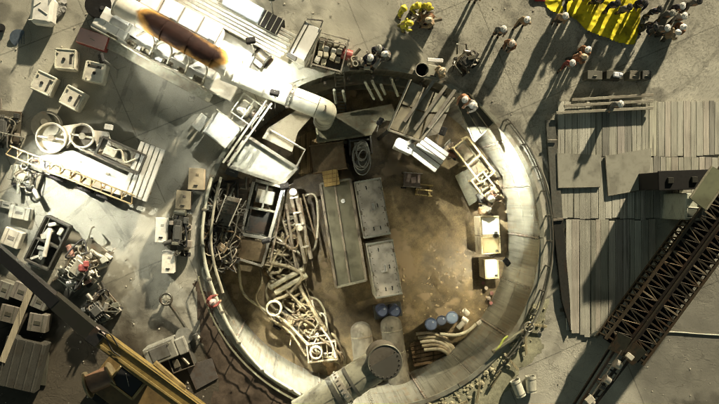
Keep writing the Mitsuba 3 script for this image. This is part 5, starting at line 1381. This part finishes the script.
tarp('tarpaulin', 'large bright yellow tarpaulin spread under the people at the top edge', [(566, -30), (643, -30), (640, 18), (638, 34), (634, 46), (618, 44), (603, 38), (592, 34), (584, 30), (574, 20), (566, 15), (565, 2)], (.82, .72, .03), 3)
tarp('tarpaulin', 'smaller bright yellow tarpaulin left of the large one at the top edge', [(543, -25), (563, -25), (562, 4), (564, 13), (556, 15), (549, 11), (544, 5)], (.80, .70, .03), 8)
tarp('tarpaulin', 'red tarpaulin corner just showing at the top edge', [(520, -25), (545, -25), (549, 2), (534, 3)], (.45, .05, .06), 13)

# ------------------------------------------------------------------ dark lattice boom on the right
bm = thing('lattice_boom', 'dark rusty lattice boom reaching in from the right edge with a narrow lower tip', 'boom')
P0, P1, P2_ = D(752, 178, 3.1), D(624, 352, 2.1), D(582, 412, 1.3)
d = (P1 - P0) / np.linalg.norm(P1 - P0)
n = np.cross(d, [0, 0, 1])
n /= np.linalg.norm(n)
Wd = 1.12
LB = np.linalg.norm(P1 - P0)
for k, hh in ((-1, 0), (1, 0), (-1, -1.1), (1, -1.1), (-.12, .0), (.12, .0)):
    put('chord', BAR(P0 + n * k * Wd + [0, 0, hh], P1 + n * k * Wd + [0, 0, hh], .13, .15), 'm_metal', (.085, .068, .045) if abs(k) == 1 else (.03, .027, .022), .3, parent=bm)
NR = 30
for i in range(NR):
    q = P0 + d * LB * (i + .5) / NR
    for s in (-1, 1):
        put('rung', BAR(q + n * s * .14 * Wd, q + n * s * .98 * Wd, .09, .10), 'm_metal', (.05, .04, .028) if (i * i) % 7 else (.26, .21, .14), .35, parent=bm)
        put('bottom_rung', BAR(q + n * s * .98 * Wd - [0, 0, 1.1], q - [0, 0, 1.1], .08), 'm_metal', (.03, .026, .02), .2, parent=bm)
        put('upright', BAR(q + n * s * Wd, q + n * s * Wd - [0, 0, 1.1], .07), 'm_metal', (.07, .055, .038), .3, parent=bm)
        q2 = q + d * LB / NR
        if i < NR - 1:
            e0, e1 = (.14, .98) if i % 2 else (.98, .14)
            put('lacing', BAR(q + n * s * e0 * Wd + [0, 0, .03], q2 + n * s * e1 * Wd + [0, 0, .03], .05), 'm_metal', (.05, .042, .03) if (i * 7) % 5 else (.2, .16, .1), .3, parent=bm)
        if i < NR - 1:
            put('diagonal', BAR(q + n * s * Wd - [0, 0, 1.1], q2 + n * s * Wd, .06), 'm_metal', (.05, .04, .028), .3, parent=bm)
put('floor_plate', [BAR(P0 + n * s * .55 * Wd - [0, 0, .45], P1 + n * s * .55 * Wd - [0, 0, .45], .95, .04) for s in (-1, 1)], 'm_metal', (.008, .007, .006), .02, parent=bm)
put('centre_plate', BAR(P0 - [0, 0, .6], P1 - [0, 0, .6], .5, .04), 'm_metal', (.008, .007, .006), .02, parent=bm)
put('gusset', [BAR(P1 - d * .7 + [0, 0, .02] + n * s * .5, P1 + d * .25 + [0, 0, .0] + n * s * .35, .75, .2) for s in (-1, 1)], 'm_metal', (.045, .04, .03), .4, parent=bm)
put('centre_pipe', CYL(P0 + [0, 0, .15], P1 + [0, 0, .1], .06, 10), 'm_metal', (.05, .042, .032), .1, parent=bm)
d2 = (P2_ - P1) / np.linalg.norm(P2_ - P1)
n2 = np.cross(d2, [0, 0, 1])
n2 /= np.linalg.norm(n2)
L2 = np.linalg.norm(P2_ - P1)
for s in (-1, 1):
    for hh in (0, -.6):
        put('tip_chord', BAR(P1 + n2 * s * .45 + [0, 0, hh], P2_ + n2 * s * .30 + [0, 0, hh], .11, .13), 'm_metal', (.04, .037, .03), .4, parent=bm)
for i in range(8):
    q = P1 + d2 * L2 * (i + .5) / 8
    w = .45 - .15 * (i + .5) / 8
    put('tip_rung', BAR(q - n2 * w, q + n2 * w + d2 * (.25 if i % 2 else -.1), .09), 'm_metal', (.05, .05, .04), .4, parent=bm)
    if i in (1, 3, 4, 6, 7):
        put('sheave', CYL(q - n2 * .18 + [0, 0, .08], q + n2 * .12 + [0, 0, .12], .22 if i % 2 else .16, 16), 'm_metal', (.42, .41, .34) if i != 4 else (.08, .08, .07), .3, smooth=40, parent=bm)
put('tip_lamp', [F(589, 399, 1.7, -40).box(0, 0, 0, .4, .3, .25), F(629, 356, 2.3, -50).box(0, 0, 0, .25, .35, .2)], 'm_gloss', (.5, .49, .4), .3, parent=bm)
put('hydraulic_pipe', [BAR(P1 + n2 * .2 + [0, 0, .1], P2_ + n2 * .1 + [0, 0, .15], .06), BAR(P1 - n2 * .25 + [0, 0, .1], P1 + d2 * 1.5 - n2 * .3 + [0, 0, .2], .05)], 'm_metal', (.25, .24, .2), .4, parent=bm)
t = thing('operator_cab', 'greenish white operator cab beside the dark lattice boom', 'cab')
f = F(697, 207, 2.6, 4)
put('cab', f.box(0, 0, -2.6, 1.1, 1.3, 2.55, ch=.05), 'm_gloss', (.42, .44, .36), .4, parent=t)
put('roof_window', f.box(-.1, .3, -.03, .7, .45, .05), 'm_gloss', (.10, .11, .095), .2, parent=t + '__cab')
put('window_frame', [f.box(-.1, v, -.02, .8, .06, .06) for v in (.05, .55)] + [f.box(u, .3, -.02, .06, .44, .06) for u in (-.48, .28)], 'm_gloss', (.5, .52, .43), .3, parent=t + '__cab')
put('lamp', [f.box(.3, -.45, 0, .2, .14, .14), f.box(-.35, -.45, 0, .2, .14, .14)], 'm_gloss', (.6, .62, .55), .2, parent=t)
t = thing('boom_walkway', 'olive green walkway panel over the boom at the right edge', 'walkway')
put('panel', slab([(712, 166), (730, 176), (706, 210), (690, 198)], 3.5, 3.6), 'm_gloss', (.15, .16, .10), .4, parent=t)
put('rail', [BAR(D(712, 166, 3.75), D(690, 198, 3.75), .08), BAR(D(730, 176, 3.75), D(706, 210, 3.75), .08)], 'm_metal', (.36, .35, .25), .4, parent=t)
put('post', [BAR(D(x, y, 0), D(x, y, 3.5), .14) for x, y in ((694, 196), (706, 206))], 'm_metal', DARK, .4, parent=t)
solo('ground_cable', 'thin pale cable stretched over the ground at the right below the boom', 'cable', hose([(606, 334), (640, 333), (672, 332), (700, 334), (735, 336)], .035, .05), 'm_matte', (.50, .50, .43), .2, smooth=60)
t = thing('ground_anchor', 'small ground anchor with a pin left of the boom tip', 'anchor')
put('plate', F(594, 334, .06, 20).box(0, 0, -.06, .5, .3, .08), 'm_metal', (.2, .2, .16), .4, parent=t)
put('pin', CYL(D(591, 335, .05), D(598, 331, .35), .06, 12), 'm_metal', (.35, .35, .3), .3, parent=t)
for i, (x, y, a, lab) in enumerate(((518, 388, 10, 'left of the two pale short cylinders lying at the bottom edge'), (531, 384, -6, 'right of the two pale short cylinders lying at the bottom edge'))):
    t = thing('short_cylinder', lab, 'cylinder', 'short cylinders at the bottom edge')
    p = D(x, y, .32)
    q = p + np.array([math.sin(math.radians(a + 20)) * .6, -.75 * math.cos(math.radians(a)), .0]) * np.array([-1 if i == 0 else -.3, -1, 1]) * .55
    q2 = p - (q - p)
    put('shell', CYL(q2, q, .26, 22, hollow=.03), 'm_gloss', (.48, .48, .40), .3, smooth=40, parent=t)
    put('core', CYL(q2 + (q - q2) * .06, q - (q - q2) * .06, .2, 18), 'm_matte', (.05, .05, .045), .3, parent=t)
    put('ring', [CYL(q2 + (q - q2) * s, q2 + (q - q2) * (s + .06), .275, 22) for s in (.1, .8)], 'm_metal', (.3, .3, .25), .3, smooth=40, parent=t)
t = thing('hose_valve', 'round valve wheel with a pipe leading to the lower right rim', 'valve')
put('wheel', TUBE([D(529, 327, .7) + .24 * np.array([math.cos(s), math.sin(s), 0]) for s in np.linspace(0, 6.283, 22)], .045, 8), 'm_metal', (.42, .41, .33), .3, smooth=50, parent=t)
put('spoke', BAR(D(529, 327, .7) + [-.22, 0, 0], D(529, 327, .7) + [.22, 0, 0], .05), 'm_metal', (.3, .3, .24), .3, parent=t)
put('stem', CYL(D(529, 327, 0), D(529, 327, .7), .06, 10), 'm_metal', (.3, .3, .24), .3, parent=t)
put('pipe', BAR(D(526, 329, .3), D(492, 352, .3), .2, .2, .05), 'm_metal', (.28, .28, .2), .4, parent=t)
solo('green_hose', 'short bright greenish hose at the lower right rim', 'hose', hose([(508, 336), (503, 340), (500, 346), (495, 350)], .06, .35), 'm_matte', (.36, .42, .10), .3, smooth=60)
g5 = np.random.default_rng(77)
an = g5.uniform(-88, -22, 260)
ro = RR + .3 + np.abs(g5.normal(0, .4, 260))
solo('rim_rubble', 'broken stones and lumps strewn along the lower right rim', 'rubble',
     [rock([CX + r * math.cos(math.radians(a)), CY + r * math.sin(math.radians(a)), .05], .03 + .13 * g5.random() ** 3, i) for i, (a, r) in enumerate(zip(an, ro))], 'm_dirt', (.30, .29, .2), 0, kind='stuff')
for i in range(7):
    a = math.radians(-70 + 7 * i)
    p = np.array([CX + (RR + .9) * math.cos(a), CY + (RR + .9) * math.sin(a), .2])
    b = rng.uniform(0, 3.14)
    solo('timber_offcut', ['grey', 'short', 'longer', 'dark', 'pale', 'thin', 'bent'][i] + ' timber offcut on the gravel at the lower right rim', 'timber', BAR(p - [math.cos(b) * .5, math.sin(b) * .5, 0], p + [math.cos(b) * .5, math.sin(b) * .5, .1], .12, .06), 'm_wood', (.3, .27, .17), .3)

g6 = np.random.default_rng(21)
gr = []
while len(gr) < 900:
    x, y = g6.uniform(-20, 745), g6.uniform(-20, 425)
    q = D(x, y)
    if math.hypot(q[0] - CX, q[1] - CY) > RR + .4 and not (550 < x < 725 and 95 < y < 340):
        gr.append(rock([q[0], q[1], .01], .012 + .05 * g6.random() ** 5, len(gr)))
solo('grit', 'small stones and grit scattered over the concrete yard', 'grit', gr, 'm_dirt', (.34, .33, .27), 0, kind='stuff')
# machine and gear at the top of the rim
machine('rim_winch', 'dark cluttered winch machine on the upper right rim with a bent hoop', 'machine', 464, 63, 22, 20, -40, 1.0, 41, PALD + [(.4, .39, .32)], 18, 5)
solo('hoop', 'bent steel hoop standing above the winch on the upper right rim', 'hoop', TUBE([D(457, 54, .5), D(457, 44, .9), D(466, 44, .9), D(467, 53, .5)], .045, 8), 'm_metal', (.16, .16, .13), .3, smooth=50)
t = thing('open_drum', 'black open drum standing at the upper rim', 'drum')
put('wall', CYL(D(422, 70, 0), D(422, 70, .9), .34, 26, hollow=.03), 'm_gloss', (.2, .2, .16), .4, smooth=40, parent=t)
put('inside', CYL(D(422, 70, .0), D(422, 70, .5), .30, 24), 'm_matte', (.01, .01, .01), .1, parent=t)
put('rim', TUBE([D(422, 70, .9) + .33 * np.array([math.cos(s), math.sin(s), 0]) for s in np.linspace(0, 6.283, 27)], .03, 8), 'm_gloss', (.3, .29, .24), .3, parent=t)
solo('white_bar', 'short bright white bar lying behind the black open drum', 'bar', BAR(D(427, 60, .5), D(443, 61, .5), .2, .16, .03), 'm_gloss', (.74, .74, .7), .1)
t = thing('generator_box', 'grey box next to the black open drum at the upper rim', 'box')
f = F(434, 72, .6, 12)
put('body', f.box(0, 0, -.6, .8, .7, .55, ch=.03), 'm_gloss', (.26, .26, .21), .4, parent=t)
put('lid', f.box(0, 0, -.045, .7, .6, .05), 'm_gloss', (.32, .32, .26), .3, parent=t)
put('grip', f.box(0, .2, .0, .3, .05, .05), 'm_metal', DARK, .3, parent=t)
machine('equipment_cart', 'small cart of gear beside the yellow clad people at the top', 'cart', 425, 20, 17, 12, -25, .7, 51, PALG + [(.35, .2, .12)], 12, 3)
machine('gear_heap', 'heap of pale gear with rods on the rim above the upper wall', 'machine', 362, 66, 26, 10, 4, .7, 52, PALG, 14, 4)

# ------------------------------------------------------------------ people
def sphere(c, r, n=10):
    return m3.Manifold.sphere(r, n).translate([float(x) for x in c])


def bone(p, q, rp, rq):
    return m3.Manifold.batch_hull([sphere(p, rp), sphere(q, rq)])


def to_tri(m):
    k = m.to_mesh()
    return trimesh.Trimesh(k.vert_properties[:, :3], k.tri_verts, process=True)


def chain(ps, rs):
    return [bone(a, b, r, s) for a, b, r, s in zip(ps[:-1], ps[1:], rs[:-1], rs[1:])]


def soft(bones, edge, it=6, fold=0):
    m = m3.Manifold.batch_boolean(bones, m3.OpType.Add).refine_to_length(edge)
    t = to_tri(m)
    trimesh.smoothing.filter_taubin(t, lamb=.5, nu=.53, iterations=it)
    if fold:
        t.vertices = t.vertices + t.vertex_normals * (fold * (meshkit.fbm(t.vertices * [11, 11, 17], 3, 4) - .5))[:, None]
    return t


def pose(kind):
    """joints of a standing figure, facing +y, 1.76 m tall"""
    J = dict(pel=(0, 0, .95), chest=(0, .02, 1.28), neck=(0, .01, 1.48), head=(0, .04, 1.63))
    lean = {'lean': .30, 'carry': .12}.get(kind, 0)
    for k in ('chest', 'neck', 'head'):
        x, y, z = J[k]
        J[k] = (x, y + lean * (z - .95), z - lean * .25 * (z - .95))
    for s, n_ in ((-1, 'l'), (1, 'r')):
        cx, cy, cz = J['chest']
        sh = (s * .19, cy - .01, cz + .13)
        if kind == 'stand':
            el, wr = (s * .25, cy - .03, cz - .15), (s * .24, cy + .08, cz - .40)
        elif kind == 'carry':
            el, wr = (s * .27, cy + .04, cz - .14), (s * .16, cy + .30, cz - .14)
        elif kind == 'lean':
            el, wr = (s * .25, cy + .12, cz - .14), (s * .18, cy + .32, cz - .28)
        else:
            el, wr = (s * .25, cy + s * .12, cz - .14), (s * .23, cy + s * .26 + .06, cz - .33)
        st = {'walk': s * .22, 'lean': s * .12}.get(kind, s * .03)
        hip = (s * .10, 0, .90)
        kn = (s * .115, st * .5 + .04, .49)
        an_ = (s * .12, st - .02, .085)
        toe = (s * .14, st + .15, .045)
        J.update({'sh' + n_: sh, 'el' + n_: el, 'wr' + n_: wr, 'hip' + n_: hip, 'kn' + n_: kn, 'an' + n_: an_, 'toe' + n_: toe})
    return J


def figure(kind):
    J = {k: np.array(v, float) for k, v in pose(kind).items()}
    body = [bone(J['pel'], J['chest'], .135, .155), bone(J['chest'], J['neck'], .14, .065), bone(J['neck'], J['head'] + [0, -.02, -.04], .058, .07),
            bone(J['head'] + [0, -.02, .02], J['head'] + [0, .02, -.03], .098, .085), bone(J['head'] + [0, .03, -.06], J['head'] + [0, .06, -.09], .06, .04),
            bone(J['head'] + [0, .09, .01], J['head'] + [0, .115, -.02], .012, .018)]
    for s in (-1, 1):
        body.append(bone(J['head'] + [s * .093, -.01, .0], J['head'] + [s * .1, -.015, -.035], .018, .012))
    jac = [bone(J['pel'] + [s * .07, 0, .02], J['chest'] + [s * .08, 0, .04], .135, .13) for s in (-1, 1)] + [bone(J['chest'] + [-.12, 0, .1], J['chest'] + [.12, 0, .1], .115, .115), bone(J['chest'] + [0, 0, .1], J['neck'] - [0, 0, .02], .12, .075)]
    tro, boots = [], []
    for n_, s in (('l', -1), ('r', 1)):
        body += chain([J['sh' + n_], J['el' + n_], J['wr' + n_]], [.06, .045, .032])
        d = (J['wr' + n_] - J['el' + n_])
        d /= np.linalg.norm(d)
        side = np.cross(d, [0, 0, 1.0])
        side /= np.linalg.norm(side)
        up = np.cross(side, d)
        W_ = J['wr' + n_]
        palm = W_ + d * .085
        body.append(m3.Manifold.batch_hull([sphere(W_ + d * .01, .026), sphere(palm + side * .03, .014), sphere(palm - side * .03, .014)]))
        for k, ln in enumerate((.068, .078, .072, .056)):
            o = palm + side * (-.030 + .020 * k)
            kk = o + d * ln * .55 - up * .006
            body += chain([o - d * .02, kk, kk + d * ln * .4 - up * .03], [.0095, .009, .0075])
        th = W_ + d * .03 - side * s * -.028
        body += chain([th, th + d * .035 - side * s * -.025 - up * .012, th + d * .065 - side * s * -.028 - up * .022], [.012, .011, .009])
        body += chain([J['hip' + n_], J['kn' + n_], J['an' + n_], J['toe' + n_]], [.09, .058, .042, .035])
        jac += chain([J['sh' + n_], J['el' + n_], J['wr' + n_] - d * .02], [.082, .066, .052])
        tro += [bone(J['pel'] - [0, 0, .02], J['hip' + n_], .135, .108)] + chain([J['hip' + n_], J['kn' + n_], J['an' + n_] + [0, 0, .06]], [.112, .082, .072])
        boots += chain([J['an' + n_] + [0, -.01, .05], J['an' + n_] + [0, -.02, -.03], J['toe' + n_]], [.06, .055, .045])
    h = J['head']
    hel = m3.Manifold.sphere(.145, 24).scale([.92, 1.08, .95]).translate([h[0], h[1] - .01, h[2] + .035]).trim_by_plane([0, 0, 1], float(h[2] + .03))
    brim = m3.Manifold.cylinder(.018, .165, .155, 26).scale([.95, 1.12, 1]).translate([h[0], h[1] + .01, h[2] + .025])
    ridge = m3.Manifold.cube([.03, .24, .02], True).translate([h[0], h[1] - .01, h[2] + .173])
    eyes = m3.Manifold.batch_boolean([sphere(h + [s * .034, .098, .018], .011) for s in (-1, 1)] + [bone(h + [-.02, .088, -.062], h + [.02, .088, -.062], .006, .006)], m3.OpType.Add)
    return dict(body=soft(body, .022, 4), jacket=soft(jac, .035, 6, .05), trousers=soft(tro, .035, 6, .045), boots=soft(boots, .04, 3), helmet=to_tri(hel + brim + ridge), face=to_tri(eyes))


FIG = {k: figure(k) for k in ('stand', 'walk', 'carry', 'lean')}
YJ, BJ, GJ, OJ, TJ, WJ, RJ = (.50, .48, .06), (.03, .033, .045), (.16, .16, .14), (.27, .15, .08), (.30, .24, .16), (.46, .45, .4), (.2, .06, .05)
WH, YH, TH, BH = (.74, .74, .70), (.65, .55, .06), (.6, .5, .36), (.04, .04, .04)


def person(x, y, kind, face, jac, tro, hel, label, z=0.0, group=None):
    """x, y: where the head shows; face: heading in degrees, clockwise from up in the view"""
    t = thing('person', label, 'person', group)
    o = D(x, y, z + 1.66)
    p0 = np.array([o[0], o[1], z])
    M = trimesh.transformations.rotation_matrix(-math.radians(face), [0, 0, 1])
    M[:3, 3] = p0
    for nm, col, mat in (('body', (.36, .22, .15), 'm_matte'), ('jacket', jac, 'm_matte'), ('trousers', tro, 'm_matte'), ('boots', (.03, .028, .025), 'm_matte'), ('helmet', hel, 'm_gloss'), ('face', (.05, .03, .025), 'm_matte')):
        m = FIG[kind][nm].copy()
        m.apply_transform(M)
        put(nm, m, mat, col, .25 if nm in ('jacket', 'trousers') else .1, smooth=60, parent=t)
    if jac in (YJ, OJ, RJ, BJ):
        J = pose(kind)
        cy, cz = J['chest'][1], J['chest'][2]
        ring = [[.222 * math.cos(s), cy * .8 + .158 * math.sin(s), 1.14] for s in np.linspace(0, 6.283, 25)]
        m = TUBE(ring, .016, 6)
        m.apply_transform(M)
        put('reflective_band', m, 'm_gloss', (.6, .6, .55), .1, smooth=60, parent=t)


PT = (.05, .05, .045)
person(403, 8, 'stand', 120, YJ, (.12, .11, .06), YH, 'person in yellow jacket and yellow helmet, left of the group at the top')
person(405, 22, 'lean', 100, YJ, (.2, .19, .06), YH, 'person all in yellow standing lowest of the group at the top')
person(417, 3, 'carry', 160, YJ, PT, YH, 'person in yellow jacket at the top edge, middle of the group')
person(429, 5, 'walk', 210, YJ, PT, YH, 'person in yellow jacket at the top edge, right of the group')
person(434, 19, 'lean', 260, TJ, PT, TH, 'person in tan jacket bending over the small cart at the top')
person(379, 47, 'stand', 180, BJ, PT, (.3, .3, .28), 'person in black jacket and grey helmet above the upper rim')
person(390, 52, 'lean', 250, GJ, PT, WH, 'person in grey jacket bending down above the upper rim')
person(371, 55, 'carry', 190, BJ, (.15, .15, .15), WH, 'person in black jacket with white helmet next to the gear heap on the upper rim')
person(443, 70, 'stand', 240, TJ, (.3, .24, .15), TH, 'person in tan jacket and tan helmet beside the open black drum')
person(468, 95, 'lean', 210, OJ, PT, WH, 'person in orange brown jacket with white helmet at the dark green sheet')
person(477, 102, 'lean', 230, WJ, (.4, .4, .36), WH, 'person in pale clothes with white helmet at the dark green sheet')
person(504, 28, 'stand', 200, GJ, PT, WH, 'person in grey jacket, left of the three white helmets in mid yard')
person(528, 19, 'walk', 220, TJ, PT, WH, 'person in tan jacket with white helmet, topmost of the three in mid yard')
person(514, 41, 'carry', 215, OJ, PT, (.62, .55, .48), 'person in orange brown jacket with pale helmet, lowest of the three in mid yard')
person(566, 15, 'stand', 200, TJ, PT, WH, 'person in tan jacket standing in the gap between the yellow tarpaulins')
person(589, 49, 'stand', 230, OJ, PT, WH, 'person in orange brown jacket with white helmet below the yellow tarpaulin')
person(573, 62, 'walk', 200, RJ, PT, WH, 'person in red jacket with white helmet left of the row of boxes')
person(580, 56, 'lean', 90, OJ, PT, TH, 'person in orange brown jacket bending between two others below the tarpaulin')
person(603, -4, 'stand', 190, BJ, PT, BH, 'person in black jacket and black helmet at the top edge on the yellow tarpaulin')
person(618, 2, 'walk', 190, BJ, PT, BH, 'person in black jacket walking near the right side of the yellow tarpaulin')
person(630, 6, 'stand', 180, GJ, PT, BH, 'person in grey jacket with black helmet at the right side of the yellow tarpaulin')
person(668, 27, 'stand', 200, GJ, PT, WH, 'person in grey jacket, left of the white helmet group at the upper right')
person(674, 32, 'lean', 90, TJ, PT, WH, 'person in tan jacket with white helmet, lowest of the group at the upper right')
person(683, 5, 'stand', 190, BJ, PT, WH, 'person in black jacket with white helmet, topmost of the group at the upper right')
person(685, 15, 'walk', 200, WJ, PT, WH, 'person in pale jacket with white helmet, second in the column at the upper right')
person(686, 26, 'carry', 250, OJ, PT, WH, 'person in orange brown jacket with white helmet, third in the column at the upper right')
person(654, 22, 'lean', 150, BJ, PT, BH, 'person in black jacket leaning at the right of the yellow tarpaulin')
person(604, -22, 'walk', 190, BJ, PT, BH, 'person in black jacket farthest up on the yellow tarpaulin, above the frame')
person(640, -18, 'carry', 180, BJ, PT, BH, 'person in black jacket at the upper right corner of the yellow tarpaulin')
person(662, -20, 'stand', 180, GJ, PT, WH, 'person in grey jacket standing beyond the yellow tarpaulin at the upper right')
person(480, -8, 'stand', 200, GJ, PT, WH, 'person in grey jacket above the top edge, casting a shadow into mid yard')
person(576, -8, 'stand', 200, TJ, PT, WH, 'person in tan jacket on the left part of the large yellow tarpaulin')
person(590, -14, 'lean', 170, BJ, PT, BH, 'person in black jacket bending low at the top edge, leftmost on the tarpaulin')
person(612, -14, 'carry', 210, GJ, PT, WH, 'person in grey jacket with white helmet at the top edge on the tarpaulin')
person(646, 0, 'carry', 200, BJ, PT, BH, 'person in black jacket standing at the upper right edge of the tarpaulin')
person(660, 8, 'stand', 170, BJ, PT, BH, 'person in black jacket and black helmet right of the yellow tarpaulin')
person(673, 12, 'walk', 200, GJ, PT, (.3, .3, .28), 'person in grey jacket and grey helmet in the group at the upper right')
person(700, 0, 'walk', 190, GJ, PT, BH, 'person in grey jacket alone at the upper right beside the group')
person(693, -22, 'stand', 190, BJ, PT, BH, 'person in black jacket beyond the top edge at the upper right')
person(621, 103, 'walk', 190, GJ, PT, WH, 'person in grey jacket with white helmet walking on the steel bars')
person(208, 305, 'lean', 60, RJ, (.3, .1, .08), (.55, .45, .4), 'person in red jacket working at the lower left rim of the shaft')
